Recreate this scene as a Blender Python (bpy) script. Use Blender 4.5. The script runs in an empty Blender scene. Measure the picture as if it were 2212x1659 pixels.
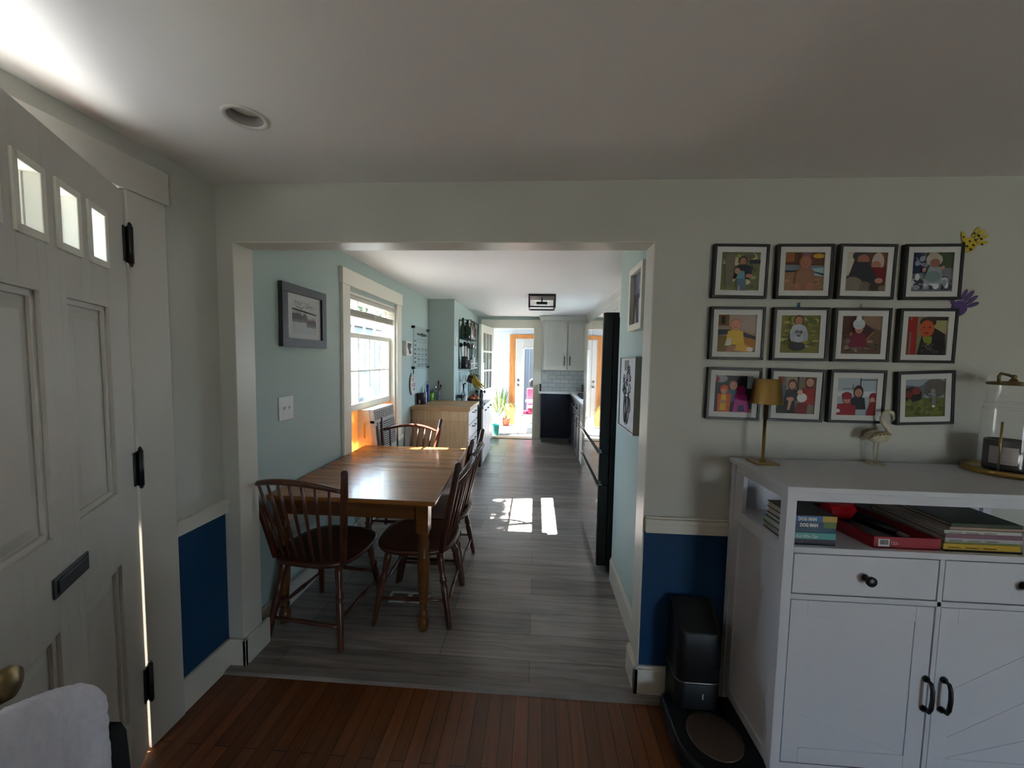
import bpy, math, random
from mathutils import Vector, Matrix
random.seed(7)
S = bpy.context.scene
COL = S.collection
PI = math.pi

# ------------------------------------------------------------------ camera
cam_d = bpy.data.cameras.new('camera')
cam = bpy.data.objects.new('camera', cam_d); COL.objects.link(cam)
Xw = (0.99787222, 0.06269876, 0.01788548)      # camera right in the room
Uw = (-0.02193513, 0.06450737, 0.99767612)     # camera up
Fw = (-0.06139931, 0.99594561, -0.06574542)    # viewing direction
mw = Matrix(((Xw[0], Uw[0], -Fw[0], 0.0), (Xw[1], Uw[1], -Fw[1], 0.0), (Xw[2], Uw[2], -Fw[2], 1.5), (0, 0, 0, 1)))
cam.matrix_world = mw
cam_d.sensor_fit = 'HORIZONTAL'; cam_d.sensor_width = 36.0
cam_d.lens = 826.0 / 2212.0 * 36.0
cam_d.clip_start = 0.02; cam_d.clip_end = 300
S.camera = cam

# ------------------------------------------------------------------ materials
def lin(c):
    if isinstance(c, str):
        c = tuple(int(c[i:i+2], 16) / 255 for i in (0, 2, 4))
        return tuple((v / 12.92 if v <= .04045 else ((v + .055) / 1.055) ** 2.4) for v in c)
    return c
MATS = {}
def mat(name, c, rough=.5, metal=0, spec=.5, noise=0, nscale=8, bump=0, bscale=60, coat=0):
    if name in MATS: return MATS[name]
    m = bpy.data.materials.new(name); m.use_nodes = True
    nt = m.node_tree; b = nt.nodes['Principled BSDF']
    c = lin(c)
    b.inputs['Base Color'].default_value = (*c, 1)
    b.inputs['Roughness'].default_value = rough
    b.inputs['Metallic'].default_value = metal
    b.inputs['Specular IOR Level'].default_value = spec
    if coat:
        b.inputs['Coat Weight'].default_value = coat; b.inputs['Coat Roughness'].default_value = .08
    if noise or bump:
        tc = nt.nodes.new('ShaderNodeTexCoord')
    if noise:
        n = nt.nodes.new('ShaderNodeTexNoise'); n.inputs['Scale'].default_value = nscale; n.inputs['Detail'].default_value = 5
        nt.links.new(tc.outputs['Object'], n.inputs['Vector'])
        r = nt.nodes.new('ShaderNodeValToRGB')
        r.color_ramp.elements[0].position = .3; r.color_ramp.elements[1].position = .7
        r.color_ramp.elements[0].color = (*[v * (1 - noise) for v in c], 1)
        r.color_ramp.elements[1].color = (*[min(1, v * (1 + noise)) for v in c], 1)
        nt.links.new(n.outputs['Fac'], r.inputs['Fac']); nt.links.new(r.outputs['Color'], b.inputs['Base Color'])
    if bump:
        n = nt.nodes.new('ShaderNodeTexNoise'); n.inputs['Scale'].default_value = bscale; n.inputs['Detail'].default_value = 3
        nt.links.new(tc.outputs['Object'], n.inputs['Vector'])
        bp = nt.nodes.new('ShaderNodeBump'); bp.inputs['Strength'].default_value = bump; bp.inputs['Distance'].default_value = .002
        nt.links.new(n.outputs['Fac'], bp.inputs['Height']); nt.links.new(bp.outputs['Normal'], b.inputs['Normal'])
    MATS[name] = m
    return m
def wood(name, c1, c2, stretch=(2, 30, 30), rough=.4, coat=0, det=6, c3=None, rot=(0, 0, 0)):
    if name in MATS: return MATS[name]
    m = mat(name, c1, rough, coat=coat); nt = m.node_tree; b = nt.nodes['Principled BSDF']
    tc = nt.nodes.new('ShaderNodeTexCoord'); mp = nt.nodes.new('ShaderNodeMapping')
    mp.inputs['Scale'].default_value = stretch; mp.inputs['Rotation'].default_value = rot
    n = nt.nodes.new('ShaderNodeTexNoise'); n.inputs['Scale'].default_value = 1; n.inputs['Detail'].default_value = det
    n.inputs['Distortion'].default_value = .6
    r = nt.nodes.new('ShaderNodeValToRGB')
    r.color_ramp.elements[0].position = .32; r.color_ramp.elements[1].position = .68
    r.color_ramp.elements[0].color = (*lin(c1), 1); r.color_ramp.elements[1].color = (*lin(c2), 1)
    nt.links.new(tc.outputs['Object'], mp.inputs['Vector']); nt.links.new(mp.outputs['Vector'], n.inputs['Vector'])
    nt.links.new(n.outputs['Fac'], r.inputs['Fac']); nt.links.new(r.outputs['Color'], b.inputs['Base Color'])
    return m
def planks(name, c1, c2, seam, length, width, along='y', rough=.4, coat=0, seamw=.003, grain=.25, gs=(3, 60)):
    m = mat(name, c1, rough, coat=coat); nt = m.node_tree; b = nt.nodes['Principled BSDF']
    tc = nt.nodes.new('ShaderNodeTexCoord'); mp = nt.nodes.new('ShaderNodeMapping')
    if along == 'y': mp.inputs['Rotation'].default_value = (0, 0, PI / 2)
    if along == 'z': mp.inputs['Rotation'].default_value = (0, PI / 2, 0)
    br = nt.nodes.new('ShaderNodeTexBrick')
    br.inputs['Color1'].default_value = (*lin(c1), 1); br.inputs['Color2'].default_value = (*lin(c2), 1)
    br.inputs['Mortar'].default_value = (*lin(seam), 1)
    br.inputs['Scale'].default_value = 1; br.inputs['Mortar Size'].default_value = seamw; br.inputs['Mortar Smooth'].default_value = .2
    br.inputs['Brick Width'].default_value = length; br.inputs['Row Height'].default_value = width
    br.offset = .37; br.inputs['Bias'].default_value = 0
    mp2 = nt.nodes.new('ShaderNodeMapping'); mp2.inputs['Scale'].default_value = (gs[0], gs[1], gs[1])
    n = nt.nodes.new('ShaderNodeTexNoise'); n.inputs['Scale'].default_value = 1; n.inputs['Detail'].default_value = 7; n.inputs['Distortion'].default_value = .8
    mx = nt.nodes.new('ShaderNodeMix'); mx.data_type = 'RGBA'; mx.blend_type = 'MULTIPLY'; mx.inputs[0].default_value = 1
    r = nt.nodes.new('ShaderNodeValToRGB')
    r.color_ramp.elements[0].position = .3; r.color_ramp.elements[1].position = .7
    g0 = 1 - grain; r.color_ramp.elements[0].color = (g0, g0, g0, 1); r.color_ramp.elements[1].color = (1, 1, 1, 1)
    L = nt.links.new
    L(tc.outputs['Object'], mp.inputs['Vector']); L(mp.outputs['Vector'], br.inputs['Vector'])
    L(mp.outputs['Vector'], mp2.inputs['Vector']); L(mp2.outputs['Vector'], n.inputs['Vector']); L(n.outputs['Fac'], r.inputs['Fac'])
    L(br.outputs['Color'], mx.inputs[6]); L(r.outputs['Color'], mx.inputs[7]); L(mx.outputs[2], b.inputs['Base Color'])
    return m
def glass(name, tint=(1, 1, 1), refl=.08, rough=.0, opac=0.0, col=(1, 1, 1)):
    if name in MATS: return MATS[name]
    m = bpy.data.materials.new(name); m.use_nodes = True; nt = m.node_tree
    nt.nodes.remove(nt.nodes['Principled BSDF']); out = nt.nodes['Material Output']
    t = nt.nodes.new('ShaderNodeBsdfTransparent'); t.inputs['Color'].default_value = (*tint, 1)
    g = nt.nodes.new('ShaderNodeBsdfGlossy'); g.inputs['Roughness'].default_value = rough
    lw = nt.nodes.new('ShaderNodeLayerWeight'); lw.inputs['Blend'].default_value = .5
    pw = nt.nodes.new('ShaderNodeMath'); pw.operation = 'POWER'; pw.inputs[1].default_value = 5
    fr = nt.nodes.new('ShaderNodeMath'); fr.operation = 'MULTIPLY_ADD'; fr.inputs[1].default_value = .8; fr.inputs[2].default_value = .03
    nt.links.new(lw.outputs['Facing'], pw.inputs[0]); nt.links.new(pw.outputs[0], fr.inputs[0])
    mx = nt.nodes.new('ShaderNodeMixShader')
    nt.links.new(fr.outputs[0], mx.inputs[0]); nt.links.new(t.outputs[0], mx.inputs[1]); nt.links.new(g.outputs[0], mx.inputs[2])
    last = mx
    if opac:
        d = nt.nodes.new('ShaderNodeBsdfDiffuse'); d.inputs['Color'].default_value = (*col, 1)
        m2 = nt.nodes.new('ShaderNodeMixShader'); m2.inputs[0].default_value = opac
        nt.links.new(mx.outputs[0], m2.inputs[1]); nt.links.new(d.outputs[0], m2.inputs[2]); last = m2
    nt.links.new(last.outputs[0], out.inputs['Surface'])
    MATS[name] = m
    return m
def pm(hx): return mat('print_' + hx, hx, .45, spec=.25)

# ------------------------------------------------------------------ mesh builder
class MB:
    def __init__(s): s.v = []; s.f = []; s.m = []; s.sm = []; s.T = None
    def add(s, vs, fs, m=0, smooth=False):
        o = len(s.v)
        if s.T is not None: vs = [tuple(s.T @ Vector(p)) for p in vs]
        s.v += [tuple(p) for p in vs]
        for f in fs: s.f.append([o + i for i in f]); s.m.append(m); s.sm.append(smooth)
        return s
    def box(s, x0, x1, y0, y1, z0, z1, m=0):
        vs = [(x0, y0, z0), (x1, y0, z0), (x1, y1, z0), (x0, y1, z0), (x0, y0, z1), (x1, y0, z1), (x1, y1, z1), (x0, y1, z1)]
        return s.add(vs, [(3, 2, 1, 0), (4, 5, 6, 7), (0, 1, 5, 4), (1, 2, 6, 5), (2, 3, 7, 6), (3, 0, 4, 7)], m)
    def hexa(s, bot, top, m=0):
        return s.add(list(bot) + list(top), [(3, 2, 1, 0), (4, 5, 6, 7), (0, 1, 5, 4), (1, 2, 6, 5), (2, 3, 7, 6), (3, 0, 4, 7)], m)
    def poly(s, pts, m=0): return s.add(pts, [list(range(len(pts)))], m)
    def prism(s, pts, d, m=0, smooth=False):
        # pts: 3D loop, d: extrusion vector
        n = len(pts); d = Vector(d)
        top = [tuple(Vector(p) + d) for p in pts]
        s.add(list(pts) + top, [list(range(n))[::-1], list(range(n, 2 * n))], m)
        o = len(s.v) - 2 * n
        for i in range(n):
            j = (i + 1) % n
            s.f.append([o + i, o + j, o + n + j, o + n + i]); s.m.append(m); s.sm.append(smooth)
        return s
    def lathe(s, prof, c=(0, 0, 0), axis=(0, 0, 1), seg=20, m=0, smooth=True, cap=True):
        ax = Vector(axis).normalized(); q = Vector((0, 0, 1)).rotation_difference(ax)
        vs = []; fs = []
        for r, z in prof:
            for k in range(seg):
                a = 2 * PI * k / seg
                vs.append(tuple(q @ Vector((r * math.cos(a), r * math.sin(a), z)) + Vector(c)))
        for i in range(len(prof) - 1):
            for k in range(seg):
                k2 = (k + 1) % seg
                fs.append((i * seg + k, i * seg + k2, (i + 1) * seg + k2, (i + 1) * seg + k))
        s.add(vs, fs, m, smooth)
        o = len(s.v) - len(vs)
        if cap:
            if prof[0][0] > 1e-5: s.f.append([o + k for k in range(seg)][::-1]); s.m.append(m); s.sm.append(False)
            if prof[-1][0] > 1e-5: s.f.append([o + (len(prof) - 1) * seg + k for k in range(seg)]); s.m.append(m); s.sm.append(False)
        return s
    def turn(s, p0, p1, prof, seg=14, m=0):
        # lathe between two points; prof: (radius, t 0..1)
        p0 = Vector(p0); p1 = Vector(p1); L = (p1 - p0).length
        return s.lathe([(r, t * L) for r, t in prof], p0, p1 - p0, seg, m)
    def tube(s, pts, r, seg=8, m=0, cap=True, flat=1.0):
        P = [Vector(p) for p in pts]; n = len(P)
        R = r if isinstance(r, (list, tuple)) else [r] * n
        t = (P[1] - P[0]).normalized()
        u = t.orthogonal().normalized()
        vs = []; fs = []
        for i in range(n):
            if i == 0: d = P[1] - P[0]
            elif i == n - 1: d = P[-1] - P[-2]
            else: d = (P[i + 1] - P[i]).normalized() + (P[i] - P[i - 1]).normalized()
            d.normalize()
            u = (u - d * u.dot(d)).normalized(); w = d.cross(u)
            for k in range(seg):
                a = 2 * PI * k / seg
                vs.append(tuple(P[i] + (u * math.cos(a) + w * math.sin(a) * flat) * R[i]))
        for i in range(n - 1):
            for k in range(seg):
                k2 = (k + 1) % seg
                fs.append((i * seg + k, i * seg + k2, (i + 1) * seg + k2, (i + 1) * seg + k))
        s.add(vs, fs, m, True)
        if cap:
            o = len(s.v) - len(vs)
            s.f.append([o + k for k in range(seg)][::-1]); s.m.append(m); s.sm.append(False)
            s.f.append([o + (n - 1) * seg + k for k in range(seg)]); s.m.append(m); s.sm.append(False)
        return s
    def ball(s, c, r, m=0, seg=16, rings=10):
        rx, ry, rz = r if isinstance(r, (list, tuple)) else (r, r, r)
        vs = []; fs = []
        for i in range(rings + 1):
            th = PI * i / rings
            for k in range(seg):
                a = 2 * PI * k / seg
                vs.append((c[0] + rx * math.sin(th) * math.cos(a), c[1] + ry * math.sin(th) * math.sin(a), c[2] + rz * math.cos(th)))
        for i in range(rings):
            for k in range(seg):
                k2 = (k + 1) % seg
                fs.append((i * seg + k, (i + 1) * seg + k, (i + 1) * seg + k2, i * seg + k2))
        return s.add(vs, fs, m, True)

def tag(o, label=None, cat=None, group=None, kind=None):
    if label: o['label'] = label
    if cat: o['category'] = cat
    if group: o['group'] = group
    if kind: o['kind'] = kind
    return o
def empty(name, loc, rz=0, label=None, cat=None, group=None, kind=None):
    o = bpy.data.objects.new(name, None); COL.objects.link(o); o.empty_display_size = .05
    o.location = loc; o.rotation_euler = (0, 0, rz)
    return tag(o, label, cat, group, kind)
def build(mb, name, mats, parent=None, bevel=0, seg=2, label=None, cat=None, group=None, kind=None, local=False, keep=False, angle=None):
    """one mesh object. parent without rotation: coordinates are room coordinates unless local"""
    if not isinstance(mats, (list, tuple)): mats = [mats]
    vs = [Vector(v) for v in mb.v]; loc = Vector((0, 0, 0))
    if parent is not None:
        if not local:
            p = parent; off = Vector((0, 0, 0))
            while p is not None: off += p.location; p = p.parent
            vs = [v - off for v in vs]
    elif not keep:
        xs = [v.x for v in vs]; ys = [v.y for v in vs]; zs = [v.z for v in vs]
        loc = Vector(((min(xs) + max(xs)) / 2, (min(ys) + max(ys)) / 2, min(zs)))
        vs = [v - loc for v in vs]
    me = bpy.data.meshes.new(name)
    me.from_pydata([tuple(v) for v in vs], [], mb.f)
    for m in mats: me.materials.append(m)
    me.polygons.foreach_set('material_index', mb.m)
    me.polygons.foreach_set('use_smooth', mb.sm)
    me.update()
    o = bpy.data.objects.new(name, me); COL.objects.link(o); o.location = loc
    if parent is not None: o.parent = parent
    if bevel:
        md = o.modifiers.new('edge', 'BEVEL'); md.width = bevel; md.segments = seg; md.limit_method = 'ANGLE'; md.angle_limit = math.radians(40)
    return tag(o, label, cat, group, kind)
def bx(*a, m=0): return MB().box(*a, m=m)
def text_into(mb, body, size, origin, U, V, m=0, center=False, thick=.0006, squeeze=1.0, bold=0.0):
    cu = bpy.data.curves.new('lettering', 'FONT'); cu.body = body; cu.size = size; cu.resolution_u = 2
    cu.offset = bold
    if center: cu.align_x = 'CENTER'
    ob = bpy.data.objects.new('lettering', cu); COL.objects.link(ob)
    dg = bpy.context.evaluated_depsgraph_get(); me = bpy.data.meshes.new_from_object(ob.evaluated_get(dg))
    U = Vector(U).normalized(); V = Vector(V).normalized(); O = Vector(origin); N = U.cross(V) * thick
    mb.add([tuple(O + U * v.co.x * squeeze + V * v.co.y + N) for v in me.vertices], [list(p.vertices) for p in me.polygons], m)
    bpy.data.objects.remove(ob); bpy.data.meshes.remove(me); bpy.data.curves.remove(cu)
    return mb
def squiggle(mb, origin, U, V, length, h, r, m=0, n=40, seed=1, loops=8):
    rd = random.Random(seed); O = Vector(origin); U = Vector(U); V = Vector(V); pts = []
    amp = [rd.uniform(.3, 1) for _ in range(loops + 2)]
    for i in range(n + 1):
        t = i / n; a = amp[int(t * loops)]
        pts.append(O + U * (t * length + .25 * h * math.cos(t * loops * 2 * PI)) + V * (h * .5 * a * math.sin(t * loops * 2 * PI)))
    return mb.tube(pts, r, 4, m, flat=1)

# common finishes
WALL = mat('grey_wall_paint', 'b8b8b0', .7, spec=.2)
TEAL = mat('pale_teal_wall_paint', 'a9b8b4', .7, spec=.2)
NAVY = mat('navy_wall_paint', '133a5e', .6, spec=.25)
CEIL = mat('ceiling_paint', 'e2dfdc', .8, spec=.15)
CEILK = mat('kitchen_ceiling_paint', 'e9e9ea', .55, spec=.3)
TRIM = mat('white_trim_paint', 'c9c5ba', .35, spec=.4)
DOORW = mat('white_door_paint', 'bdb9b1', .4, spec=.4)
CASEK = mat('cream_casing_paint', 'dedacd', .4, spec=.4)
WHITE = mat('white_lacquer', 'c9c9cf', .4, spec=.35)
BLACK = mat('black_metal', '101012', .4, spec=.5)
BLKPL = mat('black_plastic', '0a0a0d', .35, spec=.5)
BRASS = mat('brushed_brass', 'a88a50', .28, metal=1)
STEEL = mat('steel', 'b8b8ba', .25, metal=1)
GLASS = glass('window_glass')
SKY, SUN, EXPO = 8.5, 75, 1.28

# ================================================================== SETTING
def slab_holes(mb, axis, a0, a1, u0, u1, z0, z1, holes=(), m=0):
    """wall slab; axis 'x': thickness a0..a1 along x, runs along y.  axis 'y': thickness along y, runs along x"""
    us = sorted({u0, u1, *[h[0] for h in holes], *[h[1] for h in holes]})
    for ua, ub in zip(us[:-1], us[1:]):
        if ub - ua < 1e-6: continue
        segs = [(z0, z1)]
        for h in holes:
            if h[0] <= ua + 1e-6 and h[1] >= ub - 1e-6:
                ns = []
                for s0, s1 in segs:
                    if h[2] > s0: ns.append((s0, min(s1, h[2])))
                    if h[3] < s1: ns.append((max(s0, h[3]), s1))
                segs = [q for q in ns if q[1] - q[0] > 1e-6]
        for s0, s1 in segs:
            if axis == 'x': mb.box(a0, a1, ua, ub, s0, s1, m)
            else: mb.box(ua, ub, a0, a1, s0, s1, m)
    return mb
def struct(name, mb, mats, bevel=0, parent=None, **k):
    if parent is not None: return build(mb, name, mats, parent, bevel, **k)
    return build(mb, name, mats, None, bevel, kind='structure', keep=True, **k)

OAK_FLOOR = planks('oak_strip_floor', '7d4a28', '613818', '22130a', 1.3, .057, 'y', .32, seamw=.0018, grain=.35, gs=(2.5, 45))
VINYL = planks('grey_plank_floor', 'a49c97', '827b76', '5c5652', 1.22, .18, 'x', .27, seamw=.0015, grain=.5, gs=(2.2, 30))
struct('floor', bx(-1.445, 3.4, -3.2, 1.62, -.06, 0), OAK_FLOOR)
struct('floor_kitchen', bx(-1.57, 1.25, 1.66, 7.2, -.06, .010), VINYL)
GREYT = wood('grey_threshold', '7d7874', '625d59', (2, 40, 40), .4)
thr = MB(); thr.prism([(-1.43, 1.612, 0), (-1.43, 1.622, .012), (-1.43, 1.67, .015), (-1.43, 1.67, 0)], (2.06, 0, 0))
struct('trim_1', thr, GREYT)

# ceilings: the living room ceiling with the round cut-out for the can light
LX, LY, LR = -.939, 1.212, .050
ce = MB(); q = .12
for a in ((-1.57, LX - q, -3.2, 1.72), (LX + q, 3.4, -3.2, 1.72), (LX - q, LX + q, -3.2, LY - q), (LX - q, LX + q, LY + q, 1.72)):
    ce.box(a[0], a[1], a[2], a[3], 2.25, 2.36)
n = 32; vs = []; fs = []
for k in range(n):
    a = 2 * PI * k / n; c, s_ = math.cos(a), math.sin(a); w = q / max(abs(c), abs(s_))
    vs += [(LX + c * w, LY + s_ * w, 2.25), (LX + c * LR, LY + s_ * LR, 2.25)]
for k in range(n):
    j = (k + 1) % n; fs.append((2 * k, 2 * k + 1, 2 * j + 1, 2 * j))
ce.add(vs, fs)
struct('ceiling', ce, CEIL)
struct('ceiling_kitchen', bx(-1.57, 1.37, 1.72, 7.2, 2.27, 2.36), CEILK)

# wall between the rooms, with the wide cased opening
wb = MB(); slab_holes(wb, 'y', 1.668, 1.72, -1.57, 3.4, 0, 2.25, [(-1.371, .489, -1, 2.001)])
slab_holes(wb, 'y', 1.72, 1.78, -1.57, 1.25, 0, 2.30, [(-1.371, .489, -1, 2.001)], 1)
wb.box(.489, 3.4, 1.6665, 1.668, .14, .757, 2)
struct('wall_back', wb, [WALL, TEAL, NAVY])
jl = MB(); jl.box(-1.371, -1.365, 1.666, 1.784, .0, 2.0); jl.box(.483, .489, 1.666, 1.784, .0, 2.0); jl.box(-1.371, .489, 1.666, 1.784, 1.995, 2.001)
struct('trim_2', jl, TRIM, .001)
# left wall of the living room with door and window openings
DOOR_Y0, DOOR_Y1 = .39, 1.272
wl = MB(); slab_holes(wl, 'x', -1.57, -1.445, -3.2, 1.668, 0, 2.25, [(DOOR_Y0, DOOR_Y1, -1, 2.06)])
wl.box(-1.445, -1.4435, 1.4, 1.668, .14, .757, 1)
struct('wall_left', wl, [WALL, NAVY])
wf = MB(); slab_holes(wf, 'y', -3.32, -3.2, -1.57, 3.52, 0, 2.36, [(2.25, 3.3, .10, 1.40)])
struct('wall_front', wf, WALL)
wr_ = MB(); slab_holes(wr_, 'x', 3.4, 3.52, -3.2, 1.78, 0, 2.36); struct('wall_right', wr_, WALL)
# kitchen walls
wk = MB(); slab_holes(wk, 'x', -1.57, -1.445, 1.78, 5.04, 0, 2.30, [(2.87, 3.86, .67, 2.0)])
struct('wall_kitchen_left', wk, TEAL)
wc = MB(); wc.box(-1.57, -1.09, 5.04, 7.08, 0, 2.30); struct('wall_kitchen_chase', wc, TEAL)
wr = MB(); wr.box(.545, 1.25, 1.78, 2.575, 0, 2.30); struct('wall_kitchen_alcove', wr, TEAL)
wr2 = MB(); slab_holes(wr2, 'x', 1.25, 1.37, 1.78, 7.2, 0, 2.30, [(4.7, 6.1, 1.02, 1.98)]); struct('wall_kitchen_right', wr2, TEAL)
we = MB(); slab_holes(we, 'y', 7.08, 7.2, -1.57, 1.37, 0, 2.30, [(-.815, -.038, -1, 2.073)]); struct('wall_kitchen_end', we, TEAL)

# chair rail, baseboards
r = MB()
for (a, b, c, d) in ((.492, .872, 1.646, 1.668),):
    r.box(a, b, c, d, .757, .80); r.box(a, b, c - .004, d, .80, .818); r.box(a, b, c + .008, d, .818, .826)
struct('trim_3', r, TRIM, .002)
r = MB(); r.box(-1.445, -1.425, 1.41, 1.668, .757, .80); r.box(-1.445, -1.42, 1.41, 1.668, .80, .818)
struct('trim_4', r, TRIM, .002)
def base(name, boxes, top=.128, h=.14):
    mb = MB()
    for (x0, x1, y0, y1) in boxes:
        mb.box(x0, x1, y0, y1, 0.0, top); 
        dx = .006 if x1 - x0 < y1 - y0 else 0; dy = .006 if dx == 0 else 0
        mb.box(x0 + dx, x1, y0 + dy, y1, top, h)
    return struct(name, mb, TRIM, .002)
base('baseboard_back', [(.466, 3.4, 1.650, 1.668), (.466, .484, 1.650, 1.80)])
bl = MB(); bl.box(-1.445, -1.428, 1.41, 1.668, 0, .14); bl.box(-1.445, -1.349, 1.652, 1.668, 0, .14); bl.box(-1.366, -1.349, 1.652, 1.822, 0, .14)
struct('baseboard_left', bl, TRIM, .003)
bk = MB(); bk.box(-1.445, -1.43, 1.78, 4.33, .01, .14); struct('baseboard_kitchen_left', bk, TRIM, .003)
bk = MB(); bk.box(.53, .545, 1.80, 2.56, .01, .15); bk.box(.536, .545, 1.80, 2.56, .15, .165); struct('baseboard_kitchen_right', bk, TRIM, .002)
# front door casing
cs = MB(); cs.box(-1.445, -1.424, 1.272, 1.412, 0, 2.06); cs.box(-1.445, -1.424, .27, .39, 0, 2.06); cs.box(-1.445, -1.418, .255, 1.425, 2.06, 2.18)
cs.box(-1.57, -1.445, 1.272, 1.284, 0, 2.06); cs.box(-1.57, -1.445, .378, .39, 0, 2.06); cs.box(-1.57, -1.445, .378, 1.284, 2.06, 2.072)
cs.box(-1.53, -1.49, 1.258, 1.272, 0, 2.06); cs.box(-1.53, -1.49, .39, .404, 0, 2.06); cs.box(-1.53, -1.49, .39, 1.272, 2.046, 2.06)
cs.box(-1.445, -1.434, 1.258, 1.272, 0, 2.06)
struct('trim_5', cs, DOORW, .002)

# ------------------------------------------------------------------ front door, ajar
door = empty('door_1', (-1.424, 1.262, 0), math.atan2(-.857, .515), kind='structure')
lites = [(.140, .247), (.297, .404), (.455, .562), (.612, .719)]
panels = [(.145, .375, 1.04, 1.64), (.49, .72, 1.04, 1.64), (.145, .375, .24, .80), (.49, .72, .24, .80)]
d = MB()
holes = [(a, b, 1.765, 1.93) for a, b in lites] + panels
us = sorted({0.0, .865, *[h[0] for h in holes], *[h[1] for h in holes]})
slab_holes(d, 'y', -.045, 0, 0, .865, .012, 2.045, holes)
build(d, 'door_leaf', DOORW, door, .003, local=True)
for (a, b, c, e) in panels:
    p = MB(); p.box(a, b, -.04, -.018, c, e)
    w = .016
    for (x0, x1, z0, z1) in ((a, a + w, c, e), (b - w, b, c, e), (a, b, c, c + w), (a, b, e - w, e)):
        p.box(x0, x1, -.018, -.009, z0, z1)
    i = .05
    p.hexa([(a + .022, -.018, c + .022), (b - .022, -.018, c + .022), (b - .022, -.018, e - .022), (a + .022, -.018, e - .022)][::-1],
           [(a + i, -.012, c + i), (b - i, -.012, c + i), (b - i, -.012, e - i), (a + i, -.012, e - i)][::-1])
    build(p, 'door_panel', DOORW, door, .0015, local=True)
for a, b in lites:
    w = .014; g = MB()
    for (x0, x1, z0, z1) in ((a - .006, a + w, 1.759, 1.936), (b - w, b + .006, 1.759, 1.936), (a, b, 1.759, 1.765 + w), (a, b, 1.93 - w, 1.936)):
        g.box(x0, x1, -.045, .005, z0, z1)
    fr = build(g, 'lite_frame', CASEK, door, .002, local=True)
    build(bx(a + w, b - w, -.028, -.024, 1.765 + w, 1.93 - w), 'pane', GLASS, fr, local=True)
for z0, z1 in ((1.807, 1.934), (1.019, 1.147), (.2, .337)):
    h = MB(); h.lathe([(.009, z0), (.009, z1)], (-.004, .012, 0), seg=12); h.lathe([(.004, z1), (.007, z1 + .006), (.002, z1 + .014)], (-.004, .012, 0), seg=10)
    h.lathe([(.002, z0 - .012), (.007, z0 - .006), (.004, z0)], (-.004, .012, 0), seg=10)
    h.box(-.004, .022, .0005, .004, z0 + .004, z1 - .004); h.box(-.026, -.004, .004, .0075, z0 + .004, z1 - .004)
    build(h, 'hinge', BLACK, door, local=True, label='black door hinge')
SLOT = mat('dull_iron', '4a4b4c', .45, metal=.7)
sl = MB(); sl.box(.353, .513, .0005, .005, .893, .943); sl.box(.366, .50, .005, .0085, .902, .934)
build(sl, 'mail_slot', SLOT, door, .0015, local=True, label='dark metal mail slot')
KNOB = mat('aged_brass', '8a7a58', .35, metal=1)
kb = MB(); kb.lathe([(.032, .0005), (.032, .006), (.014, .012), (.012, .034), (.026, .044), (.031, .058), (.026, .071), (.0, .076)], (.80, 0, .885), (0, 1, 0), 20)
build(kb, 'door_knob', KNOB, door, local=True, label='aged brass door knob')

# ------------------------------------------------------------------ kitchen window
win = empty('window_1', (-1.445, 3.365, .67), kind='structure')
c = MB(); c.box(-1.445, -1.423, 2.757, 2.87, .62, 2.033); c.box(-1.445, -1.423, 3.86, 3.985, .62, 2.033); c.box(-1.445, -1.416, 2.745, 3.997, 2.033, 2.15)
build(c, 'casing', CASEK, win, .002)
c = MB(); c.box(-1.57, -1.445, 2.87, 2.895, .67, 2.0); c.box(-1.57, -1.445, 3.835, 3.86, .67, 2.0); c.box(-1.57, -1.445, 2.87, 3.86, 1.98, 2.0)
build(c, 'jamb', CASEK, win, .001)
c = MB(); c.box(-1.57, -1.395, 2.74, 4.0, .642, .672); build(c, 'sill', CASEK, win, .003)
def sash(name, x, y0, y1, z0, z1, rb, rt, cols, rows):
    f = MB(); st = .042; t = .016
    f.box(x - t, x + t, y0, y0 + st, z0, z1); f.box(x - t, x + t, y1 - st, y1, z0, z1)
    f.box(x - t, x + t, y0 + st, y1 - st, z0, z0 + rb); f.box(x - t, x + t, y0 + st, y1 - st, z1 - rt, z1)
    o = build(f, name, CASEK, win, .002)
    mu = MB()
    for k in range(1, cols):
        yy = y0 + st + (y1 - y0 - 2 * st) * k / cols; mu.box(x - .009, x + .009, yy - .007, yy + .007, z0 + rb, z1 - rt)
    for k in range(1, rows):
        zz = z0 + rb + (z1 - z0 - rb - rt) * k / rows; mu.box(x - .008, x + .008, y0 + st, y1 - st, zz - .007, zz + .007)
    build(mu, 'muntin', CASEK, o)
    build(bx(x - .002, x + .002, y0 + st, y1 - st, z0 + rb, z1 - rt), 'pane', GLASS, o)
sash('upper_sash', -1.542, 2.895, 3.835, 1.645, 1.98, .04, .04, 4, 1)
sash('lower_sash', -1.505, 2.895, 3.835, 1.045, 1.69, .055, .042, 4, 2)
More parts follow.
